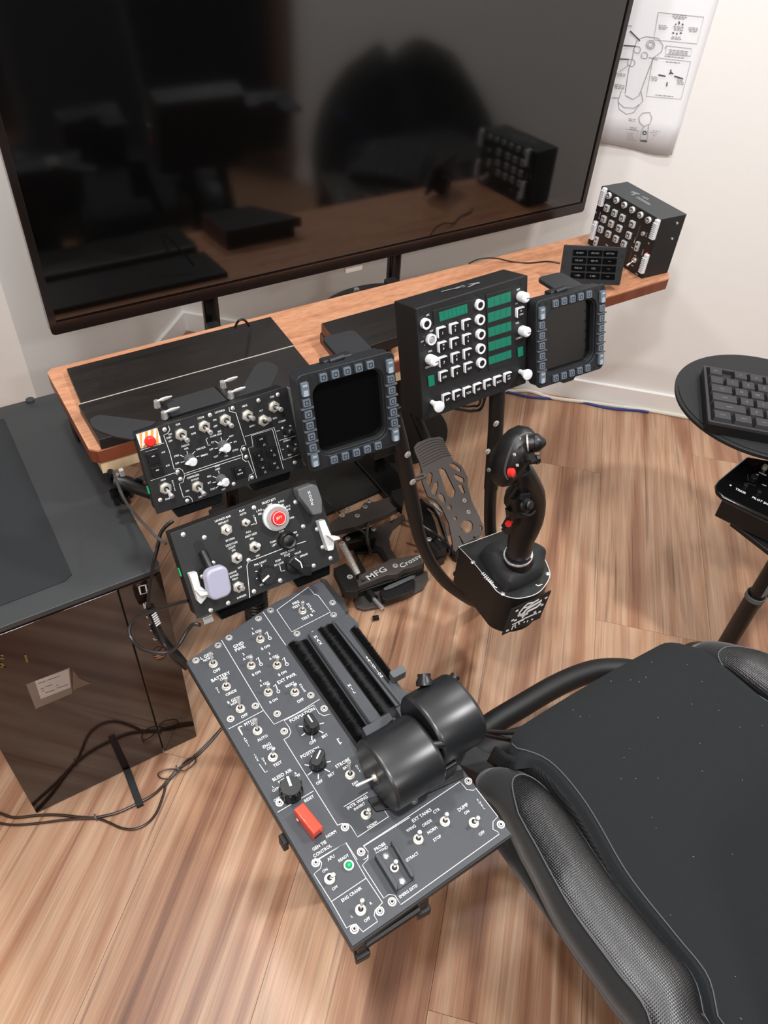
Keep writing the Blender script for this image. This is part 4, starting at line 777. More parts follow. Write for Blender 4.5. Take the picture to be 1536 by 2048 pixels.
e1 = CF.at(*z6(690, 1405), 0.055); e2 = CF.at(*z6(1075, 1200), 0.060); e3 = CF.at(*z6(1095, 1180), 0.066); e4 = CF.at(*z6(1420, 1060), 0.066)
print('GRIP', e1, e2, e3, e4)
gl = dgrip('left_grip', e1.x, e1.x+0.078, e1.y-0.004, 0.050, 0.050, 0.040); gr_ = dgrip('right_grip', e1.x+0.084, e1.x+0.157, e1.y+0.014, 0.056, 0.052, 0.044)
obj('end_disc', MB().cyl((e1.x-0.0006, e1.y-0.003, 0.047), (e1.x+0.001, e1.y-0.003, 0.047), 0.010, 0.010, 16), mat('end_disc_brown', (74, 60, 56), 0.5), gl)
obj('pin_nut', MB().cyl((e1.x-0.004, e1.y-0.003, 0.047), (e1.x, e1.y-0.003, 0.047), 0.0045, 0.0055, 10), 'nickel', gl, True)
obj('pin_lever', MB().loft([(e1.x, e1.y-0.003, 0.047), (e1.x-0.024, e1.y+0.000, 0.046), (e1.x-0.028, e1.y+0.0005, 0.046)], [0.0018, 0.0026, 0.0014], 10), 'steel', gl, True)
for (dx, dy, dz, r_, l_) in ((0.120, 0.058, 0.030, 0.012, 0.010), (0.175, 0.038, 0.025, 0.009, 0.008), (0.172, -0.005, 0.0, 0.010, 0.007)):
    c_ = Vec((e1.x+min(dx, 0.156), e1.y+0.014+dy*0.8, 0.058+dz)); d_ = Vec((0.25 if dx < 0.15 else 1, dy*8, dz*10)).normalized()
    hb = obj('hat_switch', MB().loft([c_-d_*0.006, c_, c_+d_*l_*0.5, c_+d_*l_], [r_, r_, r_*0.75, r_*0.8], 12), 'plastic', gr_, True)
obj('link_rod', MB().cyl((e1.x+0.075, e1.y-0.02, 0.082), (e1.x+0.09, e1.y-0.025, 0.080), 0.006), 'plastic', gl, True)
obj('skid', MB().box((e1.x+0.085, e1.y-0.01, 0.018), (0.05, 0.06, 0.03)), 'plastic', PC, bevel=0.003)
# clamp feet below the console
for nm, p, zz in (('clamp_foot', z5(485, 1170), 0), ('clamp_foot', z5(890, 880), 0)):
    q = CF.at(*p, -0.060); b = MB(); b.prism([(q.x-0.012, q.y-0.004), (q.x+0.008, q.y-0.006), (q.x+0.011, q.y+0.012), (q.x-0.006, q.y+0.014)], -0.066, -0.050); b.prism([(q.x-0.008, q.y+0.000), (q.x+0.005, q.y-0.001), (q.x+0.007, q.y+0.012), (q.x-0.004, q.y+0.013)], -0.052, -0.024); obj(nm, b, 'black', PC, bevel=0.002)
qa, qb = CF.at(*z5(500, 1100), -0.03), CF.at(*z5(860, 860), -0.03); obj('cross_bar', MB().loft([qa, qb], 0.005, 8), 'black', PC)
q = CF.at(*z4(515, 1230), -0.035); obj('clamp_foot', MB().box((q.x, q.y, -0.035), (0.008, 0.016, 0.022)), 'black', PC, bevel=0.002)
st_ = thing('console_stand', 'black stand column under the side console', 'stand', loc=(0.32, 0.50, 0))
obj('column', MB().box((0, 0, 0.292), (0.05, 0.05, 0.584)), 'black', st_, bevel=0.003); obj('foot_plate', MB().box((0.02, 0, 0.004), (0.12, 0.2, 0.008)), 'black', st_, bevel=0.002); obj('head_plate', MB().box((0, 0, 0.588), (0.14, 0.3, 0.012)), 'black', st_, bevel=0.002)
# ---- MFDs
def mfd(fr, w, h, label, notch=False, scr='screen'):
    o = thing('multifunction_display', label, 'display', fr, group=None)
    obj('bezel', MB().frame(rrect(w, h, 0.010, 5), rrect(w*0.745, h*0.76, 0.020, 5, 0, -h*0.002), -0.004, 0.0), 'mfd', o, bevel=0.0012)
    obj('screen_recess', MB().frame(rrect(w*0.98, h*0.98, 0.010, 5), rrect(w*0.71, h*0.725, 0.018, 5, 0, -h*0.002), -0.026, -0.004), 'mfd', o, bevel=0.001)
    obj('screen', MB().prism(rrect(w*0.72, h*0.735, 0.018, 5), -0.016, -0.0145), scr, o)
    obj('housing', MB().prism(rrect(w*0.94, h*0.94, 0.008, 4), -0.045, -0.026), 'mfd', o, bevel=0.002)
    km = shared('osb', lambda: MB().prism(rrect(0.0114, 0.0118, 0.0014, 2), 0, 0.0035).mesh('select_button', 'key')); kr = shared('osr', lambda: MB().frame(rrect(0.0068, 0.0072, 0.0004, 1), rrect(0.0042, 0.0046, 0.0003, 1), 0.0035, 0.0038).mesh('button_mark', 'keydark'))
    ks = shared('oss', lambda: MB().prism(rrect(0.0150, 0.0150, 0.001, 2), 0, 0.0012).mesh('button_seat', 'keydark')); rk = shared('rk', lambda: MB().prism(rrect(0.0118, 0.021, 0.0015, 2), 0, 0.005).mesh('rocker_button', 'key')); rm = shared('rkm', lambda: MB().box((0, -0.006, 0.0052), (0.0072, 0.009, 0.0005)).box((0, 0.006, 0.0052), (0.0072, 0.003, 0.0005)).mesh('button_mark', 'keymark'))
    dv_ = shared('div', lambda: MB().box((0, 0, 0.0022), (0.020, 0.0022, 0.0045)).mesh('divider_rib', 'hook'))
    kx, ky = w*0.4375, h*0.43
    for i in range(5):
        t = (i-2)*w*0.120
        for sx, sy, x, y in ((0, 1, t-w*0.005, ky), (0, -1, t, -ky), (-1, 0, -kx, -(i-2)*h*0.116), (1, 0, kx, -(i-2)*h*0.116)):
            s_o = copy_at('button_seat', ks, o, (x, y, 0)); q = copy_at('select_button', km, s_o, (0, 0, 0.0008)); 
            qm = copy_at('button_mark', kr, s_o, (0, 0, 0.0008))
            if sx: copy_at('divider_rib', dv_, o, (x, y-h*0.058, 0))
    for sx in (-1, 1):
        for sy in (-1, 1):
            r_ = copy_at('rocker_button', rk, o, (sx*kx, sy*h*0.366, 0.0005)); copy_at('button_mark', rm, r_, (0, 0, 0))
            copy_at('screw', shared('scrdark', darkscrew_mesh), o, (sx*w*0.455, sy*h*0.462, 0), scale=0.0032); copy_at('screw', shared('scrdark', darkscrew_mesh), o, (sx*w*0.36, sy*h*0.455, 0), scale=0.0028)
    return o
M1F = pframe((0.504, 0.824, 0.882), 1.0, -2.93, 14.67, 0.5); m1 = mfd(M1F, 0.165, 0.160, 'square black display with button border, between upper left panel and keypad unit')
M2F = pframe((0.979, 0.841, 0.877), 1.0, -1.36, 18.05, -0.2); m2 = mfd(M2F, 0.163, 0.160, 'square black display with button border at the right of the keypad unit', scr='screen')
for o_, w_ in ((m1, 0.165), (m2, 0.163)):
    obj('top_hinge', MB().box((0.0, 0.072, -0.036), (0.05, 0.02, 0.02)), 'mfd', o_, bevel=0.003); obj('top_pad', MB().prism(rrect(0.06, 0.07, 0.012, 4, 0.012, 0.0), -0.004, 0.004).xf(Mat.Translation((0.028, 0.078, -0.075)) @ Mat.Rotation(R(-75), 4, 'X')), 'mfd', o_, bevel=0.002)
    obj('hinge_pin', MB().cyl((-0.016, 0.080, -0.024), (0.008, 0.082, -0.024), 0.004), 'mfd', o_, True); obj('chin', MB().prism([(-0.02, -0.078), (0.02, -0.078), (0.012, -0.088), (-0.012, -0.088)], -0.02, -0.005), 'mfd', o_, bevel=0.002)
# ---- UFC keypad unit
UF = pframe((0.691, 0.773, 0.972), 1.12, 1.78, 14.4); UW, UH = 0.2352, 0.196; uz = view(780, 530, 300/1536)
PU = thing('keypad_unit', 'black box with green displays and a white-edged numeric keypad on stand tubes', 'control panel', UF)
oc = [UF.at(*p) for p in ((832, 618), (1055.4, 550.5), (1051.5, 766.5), (847.4, 841.5))]
obj('face_plate', MB().prism([(p.x, p.y) for p in oc], -0.003, 0), 'panel', PU, bevel=0.0008)
obj('housing', MB().prism([(p.x, p.y) for p in oc], -0.062, -0.0031), 'black', PU, bevel=0.001)
pxprism(PU, UF, [(440, 470), (880, 345), (885, 480), (830, 510), (455, 625)], 0, 0.0015, 'panel', 'display_surround', uz, bevel=0.0005)
pxprism(PU, UF, [(985, 305), (1245, 230), (1255, 1010), (1010, 1085)], 0, 0.0015, 'panel', 'display_surround', uz, bevel=0.0005)
for nm, pts in (('scratchpad_display', [(500, 487), (790, 400), (795, 490), (512, 580)]), ('option_display', [(1000, 345), (1235, 272), (1240, 372), (1003, 442)]), ('option_display', [(1003, 495), (1238, 425), (1240, 520), (1005, 592)]), ('option_display', [(1005, 648), (1240, 578), (1242, 668), (1010, 740)]), ('option_display', [(1008, 795), (1240, 725), (1243, 815), (1012, 885)]), ('option_display', [(1010, 945), (1242, 870), (1245, 948), (1015, 1022)]), ('channel_display', [(1307, 850), (1362, 832), (1365, 925), (1312, 945)]), ('channel_display', [(388, 1140), (450, 1122), (460, 1228), (400, 1250)])):
    o = pxprism(PU, UF, pts, 0.0015, 0.0022, 'green', nm, uz)
    if 'option' in nm or 'scratch' in nm:
        b = MB(); q = [UF.at(*uz(*p)) for p in pts]; n_ = 4 if 'option' in nm else 7
        for k in range(1, n_): b.strip([q[0].lerp(q[1], k/n_), q[3].lerp(q[2], k/n_)], 0.0007, 0.0024)
        obj('digit_gap', b, mat('green_dark', (6, 84, 66), 0.4), o)
        if 'scratch' in nm:
            b = MB()
            for k in range(n_):
                c_ = q[0].lerp(q[1], (k+0.5)/n_).lerp(q[3].lerp(q[2], (k+0.5)/n_), 0.5); b.strip(rrect(0.0028, 0.0065, 0.0008, 1, c_.x, c_.y), 0.0004, 0.0025, True)
            obj('faint_digit', b, 'greenseg', o)
keys = [('1', 535, 690), ('N2', 665, 650), ('3', 793, 610), ('W4', 545, 840), ('5', 670, 800), ('E6', 797, 760), ('7', 550, 990), ('S8', 680, 950), ('9', 803, 910), ('CLR', 556, 1138), ('-0', 685, 1092), ('ENT', 812, 1050), ('A/P', 587, 1368), ('IFF', 695, 1332), ('TCN', 800, 1300), ('ILS', 905, 1262), ('D/L', 1010, 1222), ('BCN', 1112, 1187), ('ON OFF', 1215, 1150), ('UFC', 1342, 485)]
kl = []
for t, x, y in keys:
    p = UF.at(*uz(x, y), 0.0063); p.z = 0; o = obj('keypad_key', MB().prism(rrect(0.0175, 0.0175, 0.002, 2), 0, 0.006), 'white', PU, bevel=0.0008); o.location = p
    cp = obj('key_face', MB().prism(rrect(0.0150, 0.0150, 0.0015, 2), 0.006, 0.0066), 'plastic', o); cp.location = (0.0008, -0.0008, 0)
    if len(t) == 2: kl += [(t[0], *uz(x+4, y-22), 5), (t[1], *uz(x+4, y+16), 7)]
    elif ' ' in t: kl += [('ON', *uz(x+2, y-15), 4.5), ('OFF', *uz(x+4, y+14), 4.5)]
    elif t == 'UFC': kl += [('IP', *uz(x+2, y-15), 4.5), ('CON', *uz(x+4, y+18), 4.5)]
    else: kl += [(t, *uz(x+5, y+8), 8 if len(t) == 1 else 6)]
lettering(PU, UF, kl, z=0.0069, name='key_legend')
for c in ((375, 605), (925, 410), (930, 563), (935, 712), (936, 860), (942, 1005)):
    p = UF.at(*uz(*c), 0.006); p.z = 0; o = obj('option_button', MB().frame(circ(0, 0, 0.0088, 20), circ(0, 0, 0.0055, 20), 0, 0.007), 'white', PU, True); o.location = p; obj('button_core', MB().cyl((0, 0, 0), (0, 0, 0.0065), 0.0053, n=16), 'plastic', o, True)
p = UF.at(*uz(410, 757)); o = obj('selector_switch', MB().frame(circ(0, 0, 0.0092, 20), circ(0, 0, 0.0062, 20), 0, 0.006), 'white', PU, True); o.location = p; obj('selector_core', MB().cyl((0, 0, 0), (0, 0, 0.007), 0.006, 0.004, 10), 'steel', o, True)
for bs, tp_ in (((1330, 318), (1385, 345)), ((1345, 668), (1385, 678)), ((400, 962), (450, 985))):
    p = UF.at(*uz(*bs)); o = obj('volume_knob', MB().loft([(0, 0, 0), (0, 0, 0.004), (0, 0, 0.016), (0, 0, 0.018)], [0.0085, 0.0092, 0.0085, 0.0065], 20), 'white', PU, True); o.location = p
    b = MB(); [b.box((0.0084*math.cos(k), 0.0084*math.sin(k), 0.009), (0.0012, 0.0012, 0.013), Mat.Rotation(k, 3, 'Z')) for k in [j*PI/9 for j in range(18)]]; obj('knurl', b, 'white', o); obj('pointer', MB().box((0.003, -0.001, 0.0183), (0.007, 0.001, 0.0006)), 'plastic', o)
for bs, tp_ in (((430, 1405), (510, 1455)), ((1330, 1090), (1415, 1125))):
    p = UF.at(*uz(*bs)); t = UF.at(*uz(*tp_), 0.026)-p
    o = obj('pull_knob', MB().loft([(0, 0, 0), t*0.45, t*0.5, t*0.82, t*0.85, t*0.97, t], [0.0042, 0.0042, 0.0062, 0.0062, 0.0098, 0.0098, 0.008], 20), 'white', PU, True, label='white pull knob'); o.location = p
screws(PU, UF, [uz(*p) for p in ((330, 480), (905, 300), (1350, 185), (345, 870), (400, 1525), (1360, 1185), (935, 1330), (640, 1440), (1150, 1262), (930, 1078))], 0.0035, 'dark')
screws(PU, UF, [uz(*p) for p in ((455, 475), (845, 360), (852, 497), (460, 605), (1025, 305), (1230, 250), (1235, 990), (1040, 1060), (1340, 990), (1345, 780), (415, 1085), (435, 1300), (1365, 548))], 0.0022, 'dark')
lettering(PU, UF, T(uz, [('UFC', 388, 512, 5), ('ADF', 425, 675, 5), ('OFF', 330, 785, 4), ('1', 348, 735, 3), ('2', 355, 822, 3.5), ('VOL', 412, 882, 5.5), ('COMM1', 400, 1042, 5.5), ('BRT', 1315, 250, 5.5), ('OFF', 1295, 395, 4), ('VOL', 1305, 593, 5.5), ('COMM2', 1325, 745, 5.5)]))
UT = Frame(UF.world((0, UH/2+0.0008, -0.03)), UF.u, UF.n*-1, UF.v)
lettering(PU, UF, [], name='none') if False else None
lo = thing('x', 'x', 'x') if False else None
def logo_mesh(fr, parent_inv, fn, bars, m='pale'):
    b = MB()
    for pl in bars:
        P = [fr.at(*fn(*p)) for p in pl]; b._add([fr.world(p+Vec((0, 0, 0.0004))) for p in P], [tuple(range(len(P)))])
    return b
inv = UF.mat().inverted()
b = logo_mesh(UT, None, uz, [[(795, 200), (900, 178), (925, 180), (912, 192), (880, 197), (820, 225), (785, 232), (845, 200)], [(725, 215), (765, 206), (762, 214), (722, 222)], [(680, 228), (730, 218), (728, 224), (678, 235)], [(670, 240), (725, 228), (722, 234), (668, 247)], [(525, 270), (700, 228), (696, 236), (522, 278)], [(740, 225), (775, 218), (770, 224), (735, 232)]])
b.xf(inv); obj('top_logo', b, 'greyprint', PU)
# ---- T5: tall button box standing at the desk end
th = math.atan2(1.364-1.150, 1.557-1.542)
u_ = Vec((1.542-1.557, 1.150-1.364, 0)).normalized(); n_ = Vec((u_.y, -u_.x, 0)).normalized()
if n_.x > 0: n_ = -n_
TFc = Vec(((1.557+1.542)/2, (1.364+1.150)/2, 0.72+0.0755)); F5 = Frame(TFc, u_, (0, 0, 1), n_); t5 = view(1100, 340, 280/1536)
P5 = thing('button_box', 'black upright box with rows of grey square buttons at the right end of the desk', 'control panel', F5)
obj('face_plate', MB().box((0, 0, -0.001), (0.2135, 0.150, 0.002)), 'panel', P5, bevel=0.0005)
obj('housing', MB().box((0, 0, -0.045), (0.2145, 0.150, 0.084)), 'black', P5, bevel=0.001); obj('lid', MB().box((0, 0.0755, -0.044), (0.2150, 0.0012, 0.086)), 'towertop', P5)
def bpad(c, w, h, nm='push_button', rounded=False):
    p = F5.at(*t5(*c), 0.0065); p.z = 0; sh = circ(0, 0, w/2, 16) if rounded else rrect(w, h, 0.0016, 2)
    o = obj(nm, MB().prism(sh, 0, 0.0065), 'pale', P5, bevel=0.0008); o.location = p
    s2 = circ(0, 0, w*0.36, 14) if rounded else rrect(w*0.66, h*0.66, 0.001, 1); obj('cap', MB().prism(s2, 0.0065, 0.0072), 'hook', o); obj('cap_mark', MB().box((0, 0, 0.0074), (w*0.4, 0.0012, 0.0003)).box((0, -h*0.14, 0.0074), (w*0.3, 0.0012, 0.0003)), 'label', o)
for c in ((633, 283), (717, 335), (803, 387), (890, 440), (980, 497), (1067, 552)): bpad(c, 0.0155, 0.0155, rounded=True)
for c in ((613, 420), (697, 475), (783, 528), (893, 597), (580, 540), (660, 592), (748, 643), (853, 718), (546, 652), (630, 705), (713, 758), (800, 812)): bpad(c, 0.0155, 0.0165)
bpad((1010, 702), 0.010, 0.010, 'push_button', True)
for c in ((515, 778), (968, 835)): 
    p = F5.at(*t5(*c)); o = obj('rocker_button', MB().prism(rrect(0.011, 0.023, 0.0015, 2), 0, 0.006), 'pale', P5, bevel=0.0006); o.location = p; obj('rocker_window', MB().box((0, 0.0055, 0.0062), (0.006, 0.006, 0.0005)).box((0, -0.0055, 0.0062), (0.006, 0.006, 0.0005)), 'hook', o)
for a_, b_ in (((590, 200), (530, 400)), ((490, 565), (435, 765)), ((1165, 545), (1100, 770)), ((1045, 925), (985, 1140))):
    pa, pb = F5.at(*t5(*a_), 0.012), F5.at(*t5(*b_), 0.012); o = obj('white_slider', MB().box((0, 0, 0.006), (0.012, abs(pa.y-pb.y), 0.011)), 'white', P5, bevel=0.003, label='white ribbed edge knob'); o.location = ((pa.x+pb.x)/2, (pa.y+pb.y)/2, 0)
    b = MB(); [b.box((0, -abs(pa.y-pb.y)/2+0.004+k*0.0045, 0.012), (0.0125, 0.0016, 0.003)) for k in range(int((abs(pa.y-pb.y)-0.006)/0.0045))]; obj('rib', b, 'white', o)
toggle(P5, F5, t5(920, 990), t5(845, 1048), r=0.0075, h=0.024, lr=0.3)
lines(P5, F5, [[(995, 605), (955, 740)], [(905, 880), (862, 1010)], [(990, 612), (950, 740)]], 0.0018, 'hook', fn=t5)
lettering(P5, F5, T(t5, [('DDI', 560, 390, 4), ('U', 505, 465, 6), ('GAIN', 545, 500, 4, 's'), ('DAY', 625, 825, 4.5), ('COMM', 930, 770, 3.5, 's'), ('ECM', 900, 850, 3.5), ('SYM', 1060, 710, 4, 's'), ('U', 1082, 805, 6), ('CONT', 1015, 905, 4, 's'), ('ON', 935, 940, 4), ('OFF', 905, 1050, 4), ('BRT', 480, 720, 3.5), ('PUSH', 950, 1140, 3.5)]))
obj('led', MB().ball((F5.at(*t5(1075, 915)).x, F5.at(*t5(1075, 915)).y, 0.004), 0.0032, 10), mat('red_led', (235, 20, 50), 0.3, emit=(235, 20, 50), estr=0.8), P5, True, label='small red light')
for p in ((1390, 580), (1335, 750)):
    q = Frame(F5.world((0.10725, 0, -0.045)), n_*-1, (0, 0, 1), u_).at(*t5(*p)); w_ = Frame(F5.world((0.10725, 0, -0.045)), n_*-1, (0, 0, 1), u_).world(q); l_ = F5.mat().inverted() @ w_; obj('side_screw', MB().cyl(l_, l_+Vec((0.003, 0, 0)), 0.003, n=8), 'steel', P5, True)
T5T = Frame(F5.world((0, 0.0762, -0.045)), u_, n_*-1, (0, 0, 1)); inv5 = F5.mat().inverted()
b = logo_mesh(T5T, None, t5, [[(905, 232), (985, 262), (975, 275), (948, 265), (905, 282), (885, 272), (922, 258), (880, 246)], [(1010, 285), (1090, 315), (1082, 322), (1003, 292)], [(1020, 302), (1080, 325), (1072, 331), (1012, 308)], [(965, 292), (1105, 375), (1098, 386), (955, 300)], [(945, 300), (1095, 388), (1088, 392), (938, 305)]])
b.xf(inv5); obj('top_logo', b, 'greyprint', P5)
# ---- caution light panel
QF = pframe((1.291, 1.1, 0.832), 1.068, -30.2, 15.6, -0.16); QW, QH = 0.1495, 0.0876
PQ = thing('warning_light_panel', 'small black panel of twelve unlit caption lights leaning before the button box', 'control panel', QF)
obj('plate', MB().prism(rrect(QW, QH, 0.004, 3), -0.008, 0), 'mfd', PQ, bevel=0.001)
obj('prop', MB().box((0, -0.02, -0.022), (0.05, 0.05, 0.028)), 'mfd', PQ, bevel=0.002)
cap = ['CK SEAT', 'APU ACC', 'BATT SW', 'FCS HOT', 'GEN TIE', '-----', 'FUEL LO', 'FCES', '-----', 'L GEN', 'R GEN', '-----']
q0 = [QF.at(*t5(*p)) for p in ((250, 868), (752, 878), (712, 1218), (215, 1195))]; lt = []
for r_ in range(4):
    for c_ in range(3):
        f = lambda u, v: q0[0].lerp(q0[1], u).lerp(q0[3].lerp(q0[2], u), v)
        a_, b_, cc_, d_ = f(c_/3+0.01, r_/4+0.02), f((c_+1)/3-0.015, r_/4+0.02), f((c_+1)/3-0.015, (r_+1)/4-0.035), f(c_/3+0.01, (r_+1)/4-0.035)
        obj('caption_light', MB().prism([(a_.x, a_.y), (b_.x, b_.y), (cc_.x, cc_.y), (d_.x, d_.y)], 0, 0.0012), 'gloss', PQ); cen = (a_+cc_)/2; lt.append((cap[r_*3+c_], cen))
TXQ = [(t, *( (lambda W: (768+FPX*(Xc.x*0+W[0]), 1024+FPX*W[1]))((lambda d: ((W3.transposed() @ d).x/(W3.transposed() @ d).z, (W3.transposed() @ d).y/(W3.transposed() @ d).z))(QF.world(c)-EYE))), 4.6, '0', 0.85) for t, c in lt]
lettering(PQ, QF, TXQ, m='greyprint', z=0.0015, name='caption_text')
for sx in (-1, 1):
    for sy in (-0.78, -0.1, 0.6): copy_at('screw', shared('scrdark', darkscrew_mesh), PQ, (sx*QW*0.455, sy*QH*0.5, 0), scale=0.0042)
# ============================================================ STICK BASE AND GRIP
ZS = 0.45; s7 = view(880, 840, 240/1092)
PS = thing('flight_stick', 'black flight stick with red buttons on a box base with a white emblem plate', 'joystick', loc=(0.83, 0.74, 0.30))
LS = lambda v: Vec(v)-Vec((0.83, 0.74, 0.30))
pl = wpoly([(170, 1155), (570, 1008), (860, 1120), (905, 1170), (950, 1260), (985, 1340), (1000, 1400), (985, 1460), (930, 1540), (860, 1590), (760, 1618), (680, 1622), (590, 1600), (520, 1560), (470, 1500), (300, 1290)], ZS, s7)
pl = [(p[0]-0.83, p[1]-0.74) for p in pl]; pl = pl[:2]+[(v.x, v.y) for v in smooth([Vec((*p, 0)) for p in pl[2:]], 4)]
obj('base_plate', MB().prism(pl, 0.147, 0.150), 'panel', PS)
bb = MB(); bb.strip(pl, 0.0016, 0.1503, True); obj('bright_edge', bb, 'pale', PS)
obj('base_box', MB().prism([(p[0]*0.99, p[1]*0.99) for p in pl], 0.040, 0.1468), 'black', PS, bevel=0.001)
SF = Frame((0.83, 0.74, ZS), (1, 0, 0), (0, 1, 0), (0, 0, 1))
for p in ((300, 1295), (570, 1582), (978, 1400)):
    q = LS(on_z(*s7(*p), ZS)); copy_at('screw', shared('scrdome', dome_mesh), PS, q, scale=0.005)
b = MB()
for pl_ in ([(478, 1490), (500, 1520), (520, 1528)], [(870, 1498), (895, 1510), (930, 1495)]): b.strip([LS(on_z(*s7(*p), ZS)) for p in pl_], 0.0022, 0.1504)
for k in range(7):
    x, y = 378+k*14, 1405+k*14; b.strip([LS(on_z(*s7(*p), ZS)) for p in ((x, y), (x+24, y-16))], 0.0022, 0.1504)
for k in range(4):
    x, y = 400+k*17, 1440+k*14; b.strip([LS(on_z(*s7(*p), ZS)) for p in ((x, y), (x+14, y-10))], 0.0022, 0.1504)
obj('base_lettering', b, 'label', PS)
for p in ((515, 1500), (890, 1472)):
    q = LS(on_z(*s7(*p), ZS)); obj('plate_hole', MB().prism(circ(q.x, q.y, 0.0045, 12), 0.150, 0.1504), 'matte', PS)
# leather-look boot
bt0 = wpoly([(350, 1235), (480, 1130), (700, 1090), (930, 1180), (955, 1260), (935, 1400), (800, 1500), (640, 1560), (560, 1545), (400, 1330)], ZS, s7)
top_c = on_z(*s7(710, 1270), ZS+0.045)
b = MB(); rings = []
for t, zz, rr_ in ((0, 0.0005, 1.0), (0.25, 0.012, 0.98), (0.5, 0.026, 0.90), (0.75, 0.036, 0.70), (0.92, 0.038, 0.48), (1.0, 0.030, 0.42)):
    ring = []
    P_ = smooth([Vec((*p, 0)) for p in bt0+[bt0[0]]], 3)[:-1]; cx_ = sum(p.x for p in P_)/len(P_); cy_ = sum(p.y for p in P_)/len(P_)
    ccx, ccy = cx_+(top_c.x-cx_)*t*0.6, cy_+(top_c.y-cy_)*t*0.6
    for i, p in enumerate(P_):
        wv = 1+0.05*math.sin(i*1.3)*math.sin(t*PI); ring.append(b.b.verts.new((ccx+(p.x-cx_)*rr_*wv-0.83, ccy+(p.y-cy_)*rr_*wv-0.74, 0.150+zz+0.004*math.sin(i*0.9)*math.sin(t*PI))))
    rings.append(ring)
n = len(rings[0])
for A_, B_ in zip(rings, rings[1:]):
    for k in range(n): b.b.faces.new((A_[k], A_[(k+1) % n], B_[(k+1) % n], B_[k]))
b.b.faces.new(rings[-1]); bo = obj('boot', b, 'rubber', PS, True); sm_ = bo.modifiers.new('s', 'SUBSURF'); sm_.levels = sm_.render_levels = 1
yS = top_c.y
g = lambda x, y, dy=0.0: LS(on_y(*s7(x, y), yS+dy))
obj('collar', MB().loft([g(715, 1290), g(715, 1240), g(718, 1215)], [0.029, 0.0275, 0.027], 28), 'plastic', PS, True)
obj('collar_ring', MB().loft([g(712, 1232), g(712, 1222)], [0.0288, 0.0286], 28), 'steel', PS, True) 
# grip body: one lofted surface
spine = [(718, 1220, 0, .0240, .024), (728, 1140, 0, .0245, .025), (742, 1060, 0, .0255, .027), (765, 980, 0, .029, .030), (790, 900, 0, .0310, .031), (808, 820, 0, .0300, .031), (818, 740, 0, .0285, .030), (815, 660, 0, .0265, .029), (795, 590, -.002, .0240, .027), (765, 525, -.004, .0225, .026), (735, 470, -.006, .0215, .025), (722, 430, -.008, .016, .020)]
obj('grip_body', MB().loft([g(x, y, d) for x, y, d, _, _ in spine], [(a_, b_) for *_, a_, b_ in spine], 24, True, up=(0, 1, 0)), 'plastic', PS, True)
# head: shell leaning left with flat switch face
hd = [(500, 560, 0, .010, .014), (512, 520, 0, .018, .022), (540, 440, 0, .0225, .027), (585, 350, 0, .0245, .030), (640, 265, 0, .0245, .030), (700, 200, 0, .0225, .028), (760, 150, 0, .019, .024), (800, 120, 0, .010, .014)]
obj('grip_head', MB().loft([g(x+40, y, d) for x, y, d, _, _ in hd], [(a_*1.12, b_*1.1) for *_, a_, b_ in hd], 20, True, up=(0, 1, 0)), 'plastic', PS, True)
obj('head_bridge', MB().loft([g(620, 400), g(680, 440), g(735, 500)], [.026, .024, .021], 16), 'plastic', PS, True)
fr_ = lambda x, y: g(x, y, -0.034)
e0, e1_ = fr_(640, 520), fr_(790, 150)
obj('face_edge', MB().tube([fr_(615, 540), fr_(588, 470), fr_(620, 330), fr_(680, 200), fr_(760, 130), fr_(830, 120)], 0.0016, 6), 'hook', PS, True)
def stub(nm, p, d, prof, m, label=None, n=16):
    p = Vec(p); d = Vec(d).normalized(); return obj(nm, MB().loft([p+d*a_ for a_, _ in prof], [r_ for _, r_ in prof], n), m, PS, True, label=label)
dirf = Vec((0.35, -0.75, 0.45))
stub('trim_hat', g(790, 215, -0.018), (0.75, -0.6, 0.25), ((0, .013), (.012, .013), (.013, .0155), (.019, .015), (.030, .005), (.031, .001)), 'plastic')
stub('hat_ring', g(768, 205, -0.018), (0.75, -0.6, 0.25), ((.004, .0152), (.0065, .0152)), 'steel')
stub('castle_hat', g(740, 340, -0.020), dirf, ((0, .014), (.010, .013), (.011, .009), (.018, .0105), (.021, .009)), 'plastic', n=8)
stub('side_hat', g(800, 370, -0.018), (0.9, -0.4, 0.1), ((0, .007), (.012, .007), (.014, .0085), (.020, .007)), 'plastic', n=8)
stub('weapon_button', g(633, 480, -0.024), dirf, ((0, .0105), (.008, .0100)), 'plastic'); stub('weapon_button', g(634, 478, -0.030), dirf, ((0, .0078), (.007, .0074), (.0085, .005)), 'red', 'red thumb button')
stub('thumb_hat', g(770, 770, -0.026), (0.1, -0.8, 0.5), ((0, .013), (.004, .014), (.007, .012), (.008, .007), (.014, .0085), (.016, .006)), 'plastic')
b = MB()
for k in range(5): b.box(g(738+k*17, 700-k*3, -0.031), (0.0018, 0.006, 0.010))
obj('thumb_ridge', b, 'mfd', PS); obj('thumb_shelf', MB().tube([g(690, 830, -0.024), g(760, 860, -0.030), g(840, 850, -0.028), (g(915, 715, -0.016))], 0.003, 8), 'plastic', PS, True)
obj('thumb_cluster', MB().loft([g(690, 650), g(705, 720), g(730, 800)], [.018, .025, .022], 14), 'plastic', PS, True)
obj('side_fin', MB().loft([g(630, 700, -0.01), g(665, 660, -0.015), g(700, 610, -0.02)], [.002, .005, .003], 8), 'plastic', PS, True)
stub('pinky_button', g(628, 935, -0.010), (-0.8, -0.5, 0.2), ((-0.006, .0062), (.006, .0060)), 'red', 'small red lower button')
q = [g(585, 795, 0), g(660, 795, 0), g(660, 850, 0), g(630, 900, 0), g(620, 1000, 0), g(560, 1010, 0), g(545, 975, 0), g(600, 880, 0)]
